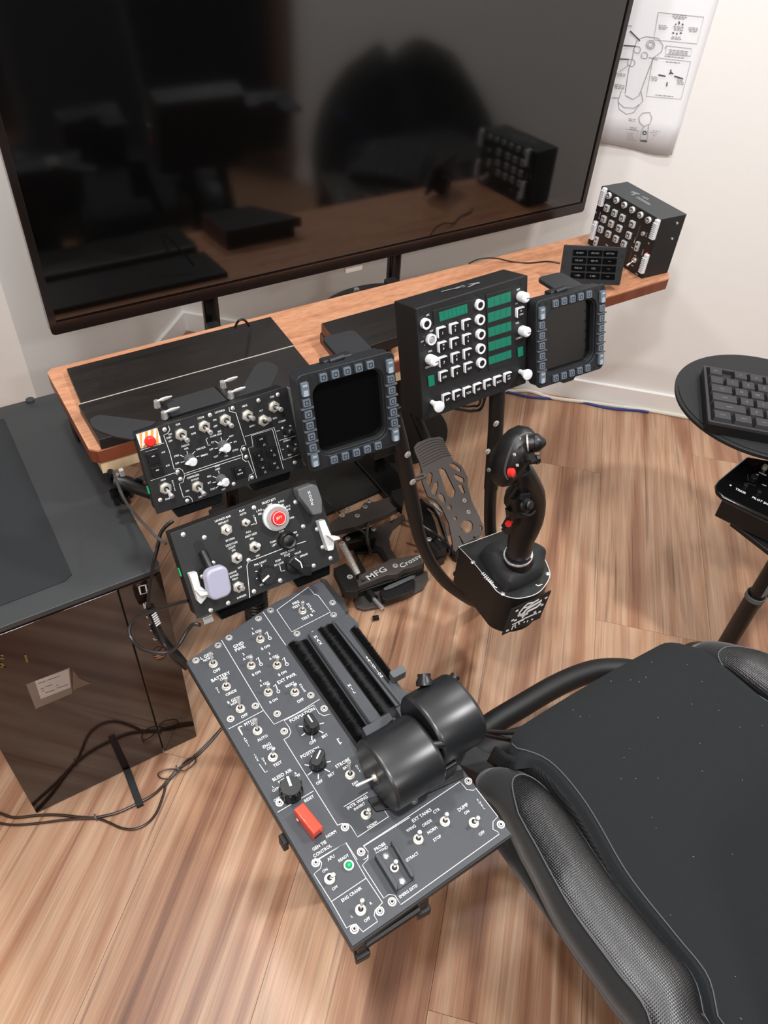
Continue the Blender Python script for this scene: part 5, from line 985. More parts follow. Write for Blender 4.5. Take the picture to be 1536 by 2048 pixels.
b = MB(); b.prism([(p.x, p.z) for p in q], 0, 0.012); yq = q[0].y; b.xf(Mat(((1, 0, 0, 0), (0, 0, 1, yq-0.012), (0, 1, 0, 0), (0, 0, 0, 1)))); obj('pinky_paddle', b, 'plastic', PS, bevel=0.0015)
for p in ((715, 165), (670, 315), (697, 412), (548, 978)): stub('screw', g(*p, -0.032 if p[0] > 600 else -0.012), dirf, ((0, .0028), (.003, .0024)), 'steel', n=8)
stub('head_screw', g(445, 455, -0.01), (-0.9, -0.4, 0.1), ((0, .004), (.002, .003)), 'hook', n=8)
# emblem plate
ec = [s7(*p) for p in ((655, 1725), (1015, 1553), (910, 1805), (568, 1960))]
EFc = on_y(*s7(785, 1760), 0.628); eu = Vec((0.80, 0.0, 0)).normalized(); EF = Frame(EFc, *axes(R(2), R(14), 0))
ep = [EF.at(*p) for p in ec]; iv = Mat.Translation((-0.83, -0.74, -0.30)) @ EF.mat()
eo = obj('emblem_plate', MB().prism([(p.x, p.y) for p in ep], -0.003, 0), 'panel', PS, bevel=0.0004); eo.matrix_local = iv
b = MB(); S = lambda pts, w: b.strip([EF.at(*s7(*p)) for p in pts], w, 0.0004)
S([(712, 1790), (720, 1755), (765, 1700), (800, 1670), (850, 1660), (900, 1630)], .004); S([(730, 1785), (790, 1720), (860, 1680), (925, 1640)], .005); S([(745, 1800), (800, 1740), (880, 1700), (920, 1665)], .005); S([(708, 1770), (760, 1775), (800, 1755)], .006); S([(760, 1710), (800, 1700), (850, 1665)], .003)
S([(700, 1840), (780, 1800), (860, 1765), (880, 1758)], .003); S([(655, 1862), (700, 1842), (760, 1818)], .0025); S([(650, 1910), (660, 1880), (690, 1862)], .003); S([(680, 1890), (690, 1880)], .004); S([(720, 1860), (715, 1840)], .003); S([(760, 1845), (770, 1830)], .003); S([(790, 1840), (800, 1820)], .003); S([(830, 1815), (845, 1812)], .003); S([(765, 1770), (770, 1745)], .002)
for p in ((965, 1617), (928, 1682), (905, 1745), (862, 1748), (700, 1735), (660, 1822), (685, 1822), (612, 1915)): S([(p[0]-12, p[1]+6), (p[0]+12, p[1]-6)], .004)
eb = obj('emblem_print', b, 'pale', eo)
# ============================================================ RIG TUBES
RG = thing('rig_frame', 'black bent steel tube frame carrying the keypad unit, displays and stick', 'frame', loc=(0.75, 0.86, 0))
LR = lambda v: Vec(v)-Vec((0.75, 0.86, 0))
yR = 0.86
def rt(nm, pts, r, n=14, m='black', sub=8): return obj(nm, MB().tube([LR(p) for p in pts], r, n, sub), m, RG, True)
rt('upright_sleeve', [on_y(995, 775, yR), on_y(991, 860, yR), on_y(982, 975, yR)], 0.0150)
rt('upright_tube', [on_y(982, 960, yR), on_y(980, 1040, yR), on_y(985, 1085, yR-0.01), Vec((0.915, 0.835, 0.33))], 0.0132)
rt('upright_sleeve', [on_y(785, 830, yR), on_y(803, 900, yR), on_y(832, 1042, yR)], 0.0148)
rt('upright_tube', [on_y(829, 1030, yR), on_y(843, 1085, yR), on_y(868, 1135, yR), on_y(905, 1176, yR-0.005), on_y(960, 1205, yR-0.01), Vec((0.90, 0.82, 0.27))], 0.0132)
obj('stick_bracket', MB().box(LR((0.86, 0.76, 0.332)), (0.14, 0.16, 0.012)), 'black', RG, bevel=0.002)
obj('stem', MB().cyl(LR((1.005, 0.925, 0.0)), LR((0.87, 0.79, 0.33)), 0.015, n=14), 'black', RG, True)
rt('base_tube', [on_z(862, 900, 0.06), on_z(845, 862, 0.10), on_z(826, 815, 0.14)], 0.017)
for i, (px, py) in enumerate(((992, 847), (975, 903), (815, 909), (825, 964))):
    q = LR(on_y(px, py, yR-0.017)); copy_at('bolt', shared('scrdome', dome_mesh), RG, q, (R(90), 0, 0), 0.0068)
    # pole feet
q = LR(on_y(1020, 765, 0.89)); obj('mount_block', MB().box(LR((0.862, 0.885, 0.800)), (0.055, 0.03, 0.05)), 'black', RG, bevel=0.003)
obj('mount_block', MB().box(LR((0.60, 0.872, 0.78)), (0.05, 0.03, 0.10)), 'black', RG, bevel=0.003)
obj('slotted_lug', MB().frame(rrect(0.03, 0.012, 0.006, 4), rrect(0.018, 0.005, 0.0024, 4), -0.002, 0.002), 'gunmetal', RG).location = LR(on_y(840, 955, 0.88))
cable('usb_cable', [Vec((0.70, 0.87, 0.80)), on_y(925, 820, 0.875), on_y(945, 822, 0.875), on_y(965, 812, 0.875), Vec((0.84, 0.89, 0.81))], 0.0028, 'cable', 'black cable looping under the keypad unit')
cable('usb_cable', [Vec((0.70, 0.88, 0.80)), on_y(925, 812, 0.885), on_y(945, 812, 0.885), on_y(960, 805, 0.885), Vec((0.83, 0.90, 0.81))], 0.0022, 'cable', 'thinner black cable tucked behind the loop under the keypad unit')
# frame tubes beneath the seat
zg = view(900, 1280, 400/1536)
SR_ = thing('seat_frame_tube', 'black curved tube frame running beneath the front of the seat', 'frame', loc=tuple(on_z(1060, 1400, 0.0)))
c0 = on_z(1060, 1400, 0.0); 
obj('front_tube', MB().tube([on_z(*zg(*p), 0.22)-c0 for p in ((120, 790), (330, 640), (560, 500), (800, 360), (1000, 270), (1180, 225), (1400, 235), (1480, 300))], 0.024, 16, 8), 'black', SR_, True)
obj('rear_tube', MB().tube([on_z(*zg(*p), 0.30)-c0 for p in ((60, 1010), (200, 920), (420, 800))]+[Vec((0.80, 0.42, 0.30))-c0], 0.024, 16, 8), 'rubber', SR_, True)
for x, y, h in ((0.62, 0.49, 0.22), (1.05, 0.48, 0.22)): obj('leg', MB().cyl(Vec((x, y, 0))-c0, Vec((x, y, h+0.01))-c0, 0.016), 'black', SR_, True)
obj('clamp', MB().box(on_z(*zg(215, 970), 0.33)-c0, (0.05, 0.06, 0.04), Mat.Rotation(R(30), 3, 'Z')), 'rubber', SR_, bevel=0.004)
for k, (a_, b_) in enumerate((((225, 700), (520, 715)), ((228, 718), (470, 770)))):
    cable('seat_cable', [on_z(*zg(*a_), 0.50), on_z(*zg((a_[0]+b_[0])/2, (a_[1]+b_[1])/2+3), 0.46), on_z(*zg(*b_), 0.44), on_z(*zg(b_[0]+120, b_[1]+40), 0.40)], 0.0042, 'cable', ['upper', 'lower'][k]+' of the two thick black cables between throttle grip and seat')
# ============================================================ SEAT
CH = thing('racing_seat', 'black racing seat with fabric cushion and carbon-look leather side bolsters', 'chair', loc=(0.75, 0.10, 0.0)); c0 = Vec((0.75, 0.10, 0))
zh = view(900, 1200, 636/1536)
lf = smooth([on_z(*zh(*p), 0.50) for p in ((272, 745), (430, 812), (600, 1010), (800, 1350), (1040, 1650), (1200, 1850), (1250, 2048))], 8)
def xl(y):                                    # left seam of the centre cushion
    for a_, b_ in zip(lf, lf[1:]):
        if b_.y <= y <= a_.y: return a_.x+(b_.x-a_.x)*(y-a_.y)/(b_.y-a_.y)
    return lf[0].x if y > lf[0].y else lf[-1].x
# centre cushion as a height field
def zcush(t, y):                              # t 0..1 across
    front = max(0, min(1, (0.412-y)/0.05)); zz = 0.500+0.004*math.sin(t*PI)-0.020*(1-front)**2
    if y < 0.2: zz -= 0.05*(0.2-y)
    return zz
def grid(nx, ny, fn, closed=False):
    b = MB(); V = [[b.b.verts.new(fn(i/(nx-1), j/(ny-1))) for i in range(nx)] for j in range(ny)]
    for j in range(ny-1):
        for i in range(nx-1): b.b.faces.new((V[j][i], V[j][i+1], V[j+1][i+1], V[j+1][i]))
    return b
XR = lambda y: 0.985+0.015*max(0, min(1, (0.38-y)/0.2))
def fc(u, v):
    y = 0.415-v*0.66; xa, xb = xl(min(y, 0.385))+0.004, XR(y); fy = 0
    x = xa+(xb-xa)*u; e = min(u, 1-u)*(xb-xa); rim = max(0, 1-e/0.018); fy = (-0.042*max(0, 1-e/0.055)**2-0.004*(1-math.sin(u*PI)))*max(0, 1-v*9); zz = zcush(u, y)-0.014*rim**2
    return Vec((x, y+fy, zz))-c0
cu_ = obj('seat_cushion', grid(40, 60, fc), 'greyfab', CH, True); so_ = cu_.modifiers.new('thick', 'SOLIDIFY'); so_.thickness = 0.045; so_.offset = -1; bv_ = cu_.modifiers.new('b', 'BEVEL'); bv_.width = 0.006; bv_.segments = 3; bv_.limit_method = 'ANGLE'
cu_.data['x'] = 0
def fside(u, v):
    y = 0.408-v*0.62; x = xl(min(y, 0.385)); return Vec((x-0.004+0.008*u, y, zcush(0, y)-0.050+u*0.041))-c0
sd = obj('cushion_side', grid(4, 50, fside), 'meshfab', CH, True); s2 = sd.modifiers.new('t', 'SOLIDIFY'); s2.thickness = 0.004
b = MB(); b.loft([Vec((xl(min(0.39-k*0.011, 0.385))+0.022, 0.39-k*0.011, zcush(0.04, 0.39-k*0.011)+0.0006))-c0 for k in range(54)], 0.0009, 5); obj('seam', b, 'stitch', CH)
# left bolster: section swept back
def bols(side):
    def f(u, v):
        y = 0.375-v*0.62
        xi = (xl(min(y, 0.385))-0.002) if side < 0 else XR(y)+0.002
        wv = min(1, v*7)**0.5; w = (0.050+0.045*min(1, v*5)**0.6) if v < 0.2 else 0.095+0.012*min(1, (v-0.2)*3)
        if side > 0: w *= 1.1
        zt = 0.462+0.030*min(1, v*3)+0.035*v; a_ = u*PI*1.12-0.30
        x = xi+side*(w/2-w/2*math.cos(max(0, min(PI, a_)))*1.0); zz = zt-0.02+0.040*wv*math.sin(max(0.0, min(PI, a_)))**0.8
        if a_ < 0: zz -= 0.03*(-a_/0.3)
        if a_ > PI: zz -= 0.05*((a_-PI)/0.22); 
        return Vec((x, y+0.02*math.sin(u*PI), zz))-c0
    return f
for sgn in (-1, 1):
    bo = obj('side_bolster', grid(28, 60, bols(sgn)), 'suede', CH, True); t_ = bo.modifiers.new('t', 'SOLIDIFY'); t_.thickness = 0.02; t_.offset = -1
    f = bols(sgn); v0_ = lambda s: 0.075+0.075*abs(2*s-1)**2.5
    lp = obj('leather_panel', grid(24, 60, lambda a_, c_: f(0.14+0.60*a_, v0_(a_)+(1-v0_(a_))*c_)+Vec((0, 0, 0.0012))), 'leather', CH, True); b = MB()
    b.loft([f(u_, v_)+Vec((0, 0, 0.0012)) for u_, v_ in [(0.14, 0.98-k*0.02) for k in range(41)]+[(0.14+0.60*k/20, v0_(k/20)) for k in range(21)]+[(0.74, 0.17+k*0.02) for k in range(41)]], 0.0012, 5); obj('piping', b, 'stitch', CH)
obj('seat_shell', MB().prism(rrect(0.56, 0.60, 0.05, 5, 0.04, -0.02), 0.385, 0.43), 'suede', CH, bevel=0.01)
obj('outer_skirt', MB().prism(rrect(0.62, 0.56, 0.05, 6, 0.025, -0.04), 0.40, 0.445), 'suede', CH, bevel=0.02, seg=4)
obj('pedestal', MB().box((0.12, -0.05, 0.19), (0.10, 0.10, 0.39)), 'black', CH, bevel=0.005); obj('foot', MB().box((0.12, -0.05, 0.02), (0.30, 0.3, 0.04)), 'black', CH, bevel=0.01)
# backrest (behind the view; seen mirrored in the television)
bk = MB(); rows = []
for j in range(13):
    v = j/12; zz = 0.46+v*0.80; yy = -0.30-v*0.22; hw = 0.25*(1-0.1*v) if v < 0.75 else 0.25*0.925*math.cos((v-0.75)/0.25*PI/2*0.8)
    rows.append(([Vec((0.76+hw*x_, yy+0.05*x_*x_*1.2, zz))-c0 for x_ in [k/5-1 for k in range(11)]]))
V = [[bk.b.verts.new(p) for p in r_] for r_ in rows]
for j in range(12):
    for i in range(10): bk.b.faces.new((V[j][i], V[j][i+1], V[j+1][i+1], V[j+1][i]))
bo = obj('backrest', bk, 'suede', CH, True); t_ = bo.modifiers.new('t', 'SOLIDIFY'); t_.thickness = 0.09; bv_ = bo.modifiers.new('b', 'BEVEL'); bv_.width = 0.02; bv_.segments = 2
for sx in (-1, 1): obj('blue_piping', MB().tube([rows[j][5+sx*4]+Vec((0, 0.055, 0)) for j in (2, 4, 6, 8, 10)], 0.009, 8), 'blueaccent', CH, True, label='blue piping')
# lint on seat
lint = MB(); rl = random.Random(3)
for k in range(45):
    u, v = rl.random(), rl.random(); p = fc(0.05+0.9*u, 0.02+0.8*v)+Vec((0, 0, 0.001)); a_ = rl.random()*6; d = Vec((math.cos(a_), math.sin(a_), 0))*rl.uniform(0.0004, 0.0014); lint.loft([p-d, p+d], 0.00018, 4)
o = obj('lint', lint, 'white', CH); o['kind'] = 'stuff'
# second chair, to the right of the view; seen mirrored in the television
AC = thing('lounge_chair', 'dark round-backed chair with blue piping, mirrored in the switched-off television', 'chair', loc=(2.08, -0.05, 0)); rows = []
for j in range(12):
    v = j/11; hw = 0.46*math.sqrt(max(0.0, 1-(max(0, v-0.25)/0.76)**2)); rows.append([Vec((hw*(k/5-1)+0.06*(1-v), -0.10*v+0.10*(k/5-1)**2, 0.20+v*0.50)) for k in range(11)])
bk = MB(); V = [[bk.b.verts.new(p) for p in r_] for r_ in rows]
for j in range(11):
    for i in range(10): bk.b.faces.new((V[j][i], V[j][i+1], V[j+1][i+1], V[j+1][i]))
bo = obj('backrest', bk, 'suede', AC, True); t_ = bo.modifiers.new('t', 'SOLIDIFY'); t_.thickness = 0.10; t_.offset = -1
obj('seat', MB().prism(rrect(0.6, 0.5, 0.08, 6, 0, 0.22), 0.30, 0.42), 'suede', AC, bevel=0.03, seg=4); obj('pedestal', MB().cyl((0, 0.15, 0.03), (0, 0.15, 0.30), 0.03), 'black', AC, True); obj('foot', MB().loft([(0, 0.15, 0), (0, 0.15, 0.03)], [0.28, 0.2], 24), 'black', AC, True)
obj('blue_piping', MB().tube([Vec((-0.40, 0.135, 0.60)), Vec((-0.27, 0.06, 0.50)), Vec((-0.17, 0.04, 0.42)), Vec((-0.02, 0.03, 0.40))], 0.010, 8), 'blueaccent', AC, True, label='blue piping')
# ============================================================ TABLE, KEYBOARD, BUTTON UNIT
zq = view(1300, 680, 236/780)
ZT = 0.60
tb = thing('round_table', 'small round black-topped side table at the right carrying the keyboard', 'table', loc=(1.566, 0.730, 0))
obj('table_top', MB().loft([(0, 0, ZT-0.012), (0, 0, ZT-0.010), (0, 0, ZT-0.001), (0, 0, ZT)], [0.200, 0.205, 0.207, 0.206], 72), 'rubber', tb, True)
obj('side_arm', MB().box((0.25, -0.05, ZT-0.026), (0.50, 0.05, 0.026), Mat.Rotation(R(-8), 3, 'Z')), 'black', tb, bevel=0.003); obj('column', MB().cyl((0.48, -0.085, 0.02), (0.48, -0.085, ZT-0.03), 0.02), 'black', tb, True); obj('foot_disc', MB().loft([(0.50, -0.10, 0), (0.50, -0.10, 0.015)], [0.10, 0.09], 32), 'black', tb, True)
md = tag(obj('desk_mat', MB().prism([(1.566+x, 0.730+y) for x, y in [(0.199*math.cos(2*PI*k/64+2.3), 0.199*math.sin(2*PI*k/64+2.3)) for k in range(52)]], ZT+0.0003, ZT+0.0025), 'rubber', None, bevel=0.0006), 'black mat with a straight cut edge lying on the round table', 'mat')
kc = [on_z(*zq(*p), 0.632) for p in ((465, 190), (385, 535), (780, 610))]
ku = (kc[2]-kc[1]).normalized(); kv = (kc[0]-kc[1]); kv = (kv-kv.dot(ku)*ku).normalized(); KF = Frame(kc[1], ku, kv, (0, 0, 1))
KB = thing('keyboard', 'dark compact keyboard on the round table', 'keyboard', KF); kh = (kc[0]-kc[1]).length
print('KB', kh)
obj('case', MB().prism(rrect(0.32, kh, 0.005, 3, 0.16, kh/2), -0.030, -0.006), 'plastic', KB, bevel=0.002)
obj('rim', MB().frame(rrect(0.32, kh, 0.005, 3, 0.16, kh/2), rrect(0.308, kh-0.012, 0.003, 3, 0.16, kh/2), -0.008, 0.0), 'keycap', KB, bevel=0.0008)
rows_ = [('Esc', [(1.0, 'ESC')]+[(-0.6, '')]+[(1, 'F%d' % k) for k in range(1, 5)]+[(-0.4, '')]+[(1, 'F%d' % k) for k in range(5, 9)]),
         ('n', [(1, '`')]+[(1, c) for c in '1234567890']), ('q', [(1.5, 'TAB')]+[(1, c) for c in 'QWERTYUIO']), ('a', [(1.75, 'CAPS')]+[(1, c) for c in 'ASDFGHJKL']), ('z', [(2.25, 'SHIFT')]+[(1, c) for c in 'ZXCVBNM']), ('c', [(1.25, 'CTRL'), (1.25, 'WIN'), (1.25, 'ALT'), (6, '')])]
un = (kh-0.016)/6.1; kt = []
for r_, (nm, ks_) in enumerate(rows_):
    x = 0.008; y = kh-0.008-un*(r_+0.5)-(0.1*un if r_ > 0 else 0)
    for w, t in ks_:
        if w < 0: x += -w*un; continue
        W = w*un*0.92
        b = MB(); a0 = [(-W/2, -un*0.46), (W/2, -un*0.46), (W/2, un*0.46), (-W/2, un*0.46)]; b._add([Vec((p[0], p[1], -0.006)) for p in a0]+[Vec((p[0]*0.84 if W < un*1.3 else p[0]*0.93, p[1]*0.82+0.0008, 0.006)) for p in a0], [(0, 3, 2, 1), (4, 5, 6, 7), (0, 1, 5, 4), (1, 2, 6, 5), (2, 3, 7, 6), (3, 0, 4, 7)])
        o = obj('keycap', b, 'keycap', KB, bevel=0.0008); o.location = (x+w*un/2, y, 0); x += w*un; kt.append((t, x-w*un/2, y))
TXQ = []
for t, x, y in kt:
    if not t: continue
    d = W3.transposed() @ (KF.world((x, y, 0.006))-EYE); TXQ.append((t, 768+FPX*d.x/d.z, 1024+FPX*d.y/d.z, 4.5 if len(t) < 2 else 3.0))
lettering(KB, KF, TXQ, m='greyprint', z=0.0062, name='key_legend')
kk = KF.at(*zq(498, 208), 0.006); obj('volume_knob', MB().loft([(kk.x, kk.y, -0.004), (kk.x, kk.y, 0.010), (kk.x, kk.y, 0.012)], [0.0075, 0.0072, 0.006], 16), 'steel', KB, True) if False else None
# black button unit under the table
ZP = 0.50
uc = [on_z(*zq(*p), ZP) for p in ((430, 960), (470, 1030), (780, 1180), (640, 765))]
uu = (uc[2]-uc[1]).normalized(); vv = Vec((-uu.y, uu.x, 0)); PFm = Frame(uc[1], uu, vv, (0, 0, 1))
PP = thing('flight_button_unit', 'black moulded button unit with white captions on a stand under the round table', 'control panel', PFm)
P = [PFm.at(*zq(*p)) for p in ((478, 1034), (440, 1000), (432, 955), (450, 925), (640, 765))]; P = [(p.x, p.y) for p in P]
w_ = 0.26; P = P+[(P[-1][0]+0.06, P[-1][1]+0.03), (w_, P[-1][1]+0.03), (w_, 0)]
obj('top_shell', MB().prism(P, -0.012, 0), 'gloss', PP, bevel=0.006, seg=4)
obj('body', MB().prism([(0.004, 0.004), (w_, 0.004), (w_, 0.10), (0.07, 0.12), (0.010, 0.03)], -0.062, -0.012), 'plastic', PP, bevel=0.004)
for p, s in (((685, 915), 0.014), ((630, 968), 0.009), ((718, 1012), 0.009)):
    q = PFm.at(*zq(*p)); o = obj('push_button', MB().prism(rrect(s, s, s*0.2, 3), 0, 0.006), 'plastic', PP, bevel=0.001); o.location = q
q = PFm.at(*zq(755, 850)); o = obj('key_switch', MB().cyl((0, 0, 0), (0, 0, 0.010), 0.0065, 0.005), 'nickel', PP, True); o.location = q
q = PFm.at(*zq(532, 960)); copy_at('screw', shared('scrdome', dome_mesh), PP, q, scale=0.0028)
lettering(PP, PFm, T(zq, [('TRKIR', 600, 998, 6, '0', 0.8), ('PILOT SHO', 738, 1067, 6, '0', 0.8), ('OFF', 755, 960, 3.5), ('MODE', 745, 885, 3.5), ('AP', 710, 890, 3)]), z=0.0005)
lines(PP, PFm, [[(640, 945), (700, 965)], [(645, 890), (650, 930)]], 0.0006, fn=zq, m='greyprint')
SP = thing('unit_stand', 'black telescopic stand column with grey blade under the button unit', 'stand', loc=(1.385, 0.475, 0))
px0 = on_z(*zq(705, 1680), 0.30); dx = px0-Vec((1.385, 0.475, 0)); ax, ay = dx.x, dx.y
obj('lower_sleeve', MB().cyl((ax, ay, 0.0), (ax, ay, 0.30), 0.020, n=24), 'plastic', SP, True); obj('collar_ring', MB().frame(circ(ax, ay, 0.0225, 24), circ(ax, ay, 0.0185, 24), 0.288, 0.300), 'hook', SP, True)
obj('inner_tube', MB().cyl((ax, ay, 0.29), (ax, ay, 0.45), 0.0165, n=20), 'plastic', SP, True)
obj('grey_blade', MB().box((ax+0.002, ay-0.016, 0.378), (0.026, 0.004, 0.135)), 'pole', SP, bevel=0.0018, label='flat grey metal blade'); obj('head_clamp', MB().box((ax+0.01, ay+0.05, 0.4310), (0.06, 0.14, 0.012)), 'plastic', SP, bevel=0.002)
obj('foot', MB().loft([(ax, ay, 0), (ax, ay, 0.02)], [0.09, 0.07], 24), 'plastic', SP, True)
cable('stand_cable', [on_z(1536, 1190, 0.25), on_z(1525, 1205, 0.22), on_z(1512, 1220, 0.20), on_z(1500, 1228, 0.18)], 0.003, 'cable', 'black cable bulging beside the stand column at the right frame edge')
# ============================================================ RUDDER PEDALS
r6 = view(640, 840, 340/1536)
PR = thing('rudder_pedals', 'gunmetal rudder pedal base with perforated foot plates on the floor', 'pedals', loc=(0.85, 1.15, 0)); c0 = Vec((0.85, 1.15, 0))
def rp(nm, pts, z, th, m='gunmetal', bev=0.0015, label=None):
    P = wpoly(pts, z, r6); return obj(nm, MB().prism([(p[0]-c0.x, p[1]-c0.y) for p in P], z-th, z), m, PR, bevel=bev, label=label)
rp('foot_loop', [(310, 1640), (330, 1580), (420, 1530), (800, 1400), (920, 1350), (970, 1370), (980, 1430), (930, 1520), (800, 1590), (560, 1680), (400, 1710), (330, 1690)], 0.012, 0.010)
rp('end_cap', [(540, 1540), (600, 1500), (830, 1430), (860, 1450), (855, 1530), (800, 1560), (610, 1630), (560, 1610)], 0.035, 0.022, 'plastic')
rp('cap_inlay', [(570, 1520), (620, 1490), (820, 1405), (865, 1400), (850, 1425), (640, 1520), (585, 1535)], 0.040, 0.004, 'hook')
rp('front_bar', [(150, 1330), (250, 1310), (355, 1400), (640, 1255), (740, 1240), (900, 1210), (935, 1290), (830, 1330), (760, 1345), (700, 1390), (600, 1400), (350, 1500), (330, 1540), (240, 1540), (165, 1400)], 0.060, 0.022, 'gunmetal', label='front bar with etched lettering')
rp('under_bar', [(200, 1560), (340, 1560), (700, 1440), (940, 1340), (940, 1280), (330, 1470), (200, 1480)], 0.037, 0.020, 'plastic')
rp('pivot_block', [(120, 1340), (235, 1290), (345, 1470), (345, 1545), (225, 1550)], 0.075, 0.03, 'black')
rp('rear_bar', [(90, 925), (200, 855), (360, 800), (400, 745), (500, 735), (640, 690), (690, 760), (740, 775), (600, 850), (450, 910), (330, 960), (110, 1010)], 0.085, 0.020, 'gunmetal')
rp('rear_block', [(645, 640), (735, 610), (760, 700), (745, 790), (665, 720)], 0.105, 0.03, 'black')
rp('base_spine', [(510, 975), (600, 930), (750, 850), (770, 880), (660, 975), (625, 1060), (640, 1160), (700, 1250), (580, 1270), (540, 1180), (470, 1120), (500, 1050)], 0.020, 0.012, 'gunmetal')
rp('sensor_box', [(200, 1060), (260, 1020), (480, 960), (515, 1010), (500, 1060), (260, 1120)], 0.055, 0.03, 'plastic')
rp('side_link', [(300, 1170), (470, 1120), (560, 1150), (620, 1250), (590, 1270), (520, 1180), (330, 1200), (420, 1370), (380, 1390)], 0.022, 0.010, 'plastic')
rp('curved_arm', [(0, 1430), (60, 1440), (120, 1530), (200, 1600), (260, 1720), (210, 1740), (130, 1640), (60, 1560)], 0.018, 0.010, 'hook')
rp('right_cam', [(890, 715), (940, 720), (990, 800), (1040, 920), (1070, 1030), (1020, 1080), (960, 1000), (910, 850)], 0.070, 0.02, 'plastic')
rp('right_block', [(960, 1030), (1080, 1060), (1155, 1110), (1150, 1160), (1060, 1190), (980, 1110)], 0.060, 0.035, 'black')
rp('spacer_block', [(1020, 1220), (1135, 1180), (1130, 1240), (1050, 1275)], 0.03, 0.028, 'plastic')
for z, L in ((0.086, ((255, 805), (408, 787), (443, 737), (200, 865), (337, 868), (715, 645))), (0.0765, ((270, 1420),)), (0.061, ((680, 1320), (1090, 1075))), (0.056, ((250, 1075), (483, 990))), (0.073, ((985, 1080),))):
    for p in L: q = on_z(*r6(*p), z)-c0; copy_at('bolt', shared('scrring', screw_mesh), PR, q, scale=0.0075)
QF_ = Frame((0.85, 1.15, 0.0605), (math.cos(R(2)), math.sin(R(2)), 0), (-math.sin(R(2)), math.cos(R(2)), 0), (0, 0, 1))
pe = thing('t', 't', 't') if False else None
em = bpy.data.objects.new('bar_lettering', None)
FRX = Frame((0.85, 1.15, 0.0), (1, 0, 0), (0, 1, 0), (0, 0, 1))
FRT = Frame((0.85, 1.15, 0.0604), (1, 0, 0), (0, 1, 0), (0, 0, 1))
class Off:                                    # lettering frame lying on the bar top
    def at(s, x, y, h=0): return FRT.at(x, y, 0)
lettering(PR, Off(), [('MFG', *r6(510, 1385), 14, '6', 1.3), ('Crossw', *r6(825, 1268), 12, '6', 1.1)], m='pale', z=0.0606)
b = MB(); [b.strip([Vec((p[0]-c0.x, p[1]-c0.y)) for p in wpoly(L, 0.0605, r6)], 0.003, 0.0606) for L in ([(370, 1440), (395, 1462), (415, 1440)], [(375, 1465), (405, 1438)])]; obj('maker_mark', b, 'matte', PR)
a0, a1 = on_z(*r6(195, 1110), 0.16)-c0, on_z(*r6(340, 1385), 0.09)-c0; d = a1-a0; L_n = d.length; dn = d.normalized(); s_1 = dn.orthogonal().normalized(); s_2 = dn.cross(s_1)
obj('spring', MB().loft([a0+d*(k/480)+s_1*0.0075*math.cos(k*1.0)+s_2*0.0075*math.sin(k*1.0) for k in range(481)], 0.0014, 4), 'steel', PR, True)
obj('spring_post', MB().cyl(a1, Vec((a1.x, a1.y, 0.07)), 0.004), 'plastic', PR, True)
for L, r_ in (([(290, 975, .07), (370, 995, .075), (420, 1050, .06), (440, 1130, .04), (455, 1215, .03)], 0.0042), ([(450, 915, .075), (430, 980, .085), (425, 1080, .07), (445, 1150, .05), (465, 1195, .03)], 0.0042)):
    obj('loop_cable', MB().tube([on_z(*r6(x, y), z)-c0 for x, y, z in L], r_, 8), 'cablegrey', PR, True)
q0_, q1_ = on_z(*r6(480, 1610), 0.02)-c0, on_z(*r6(565, 1700), 0.02)-c0
obj('adjuster_pin', MB().loft([q0_, q1_], 0.006, 12), 'steel', PR, True); obj('adjuster_nut', MB().loft([q0_-(q1_-q0_)*0.5, q0_+(q1_-q0_)*0.1], 0.014, 6), 'black', PR)
# foot plate: tilted plane
fb, ft = on_z(*r6(1340, 1105), 0.06), on_z(*r6(985, 200), 0.235); vv = (ft-fb).normalized(); uu = Vec((1, 0.04, 0)); uu = (uu-uu.dot(vv)*vv).normalized(); nn = uu.cross(vv)
if nn.z < 0: nn = -nn; uu = -uu
FF = Frame(fb, uu, vv, nn)
def footplate(name_parent, fr, outline, holes, dz=0):
    loops = [[fr.at(*r6(*p)) for p in L] for L in [outline]+holes]; loops = [[Vec((p.x, p.y, 0)) for p in L] for L in loops]
    flat = [p for L in loops for p in L]; MBb = MB(); n_ = len(flat)
    lo = [MBb.b.verts.new((p.x, p.y, -0.006)) for p in flat]; hi = [MBb.b.verts.new((p.x, p.y, 0)) for p in flat]
    for t in tessellate_polygon(loops):
        MBb.b.faces.new([hi[i] for i in t]); MBb.b.faces.new([lo[i] for i in reversed(t)])
    k = 0
    for L in loops:
        for i in range(len(L)):
            a_, b_ = k+i, k+(i+1) % len(L); MBb.b.faces.new((lo[a_], lo[b_], hi[b_], hi[a_]))
        k += len(L)
    o = obj('foot_plate', MBb, 'gunmetal', PR, label='perforated foot plate')
    o.matrix_local = Mat.Translation(-c0) @ fr.mat(); return o
outl = [(850, 245), (880, 205), (980, 165), (1080, 150), (1110, 165), (1150, 260), (1200, 360), (1280, 410), (1335, 520), (1335, 600), (1370, 730), (1440, 870), (1480, 970), (1470, 1030), (1260, 1140), (1230, 1190), (1205, 1170), (1195, 1080), (1165, 930), (1100, 790), (1045, 725), (975, 690), (925, 560), (925, 470), (900, 380), (860, 290)]
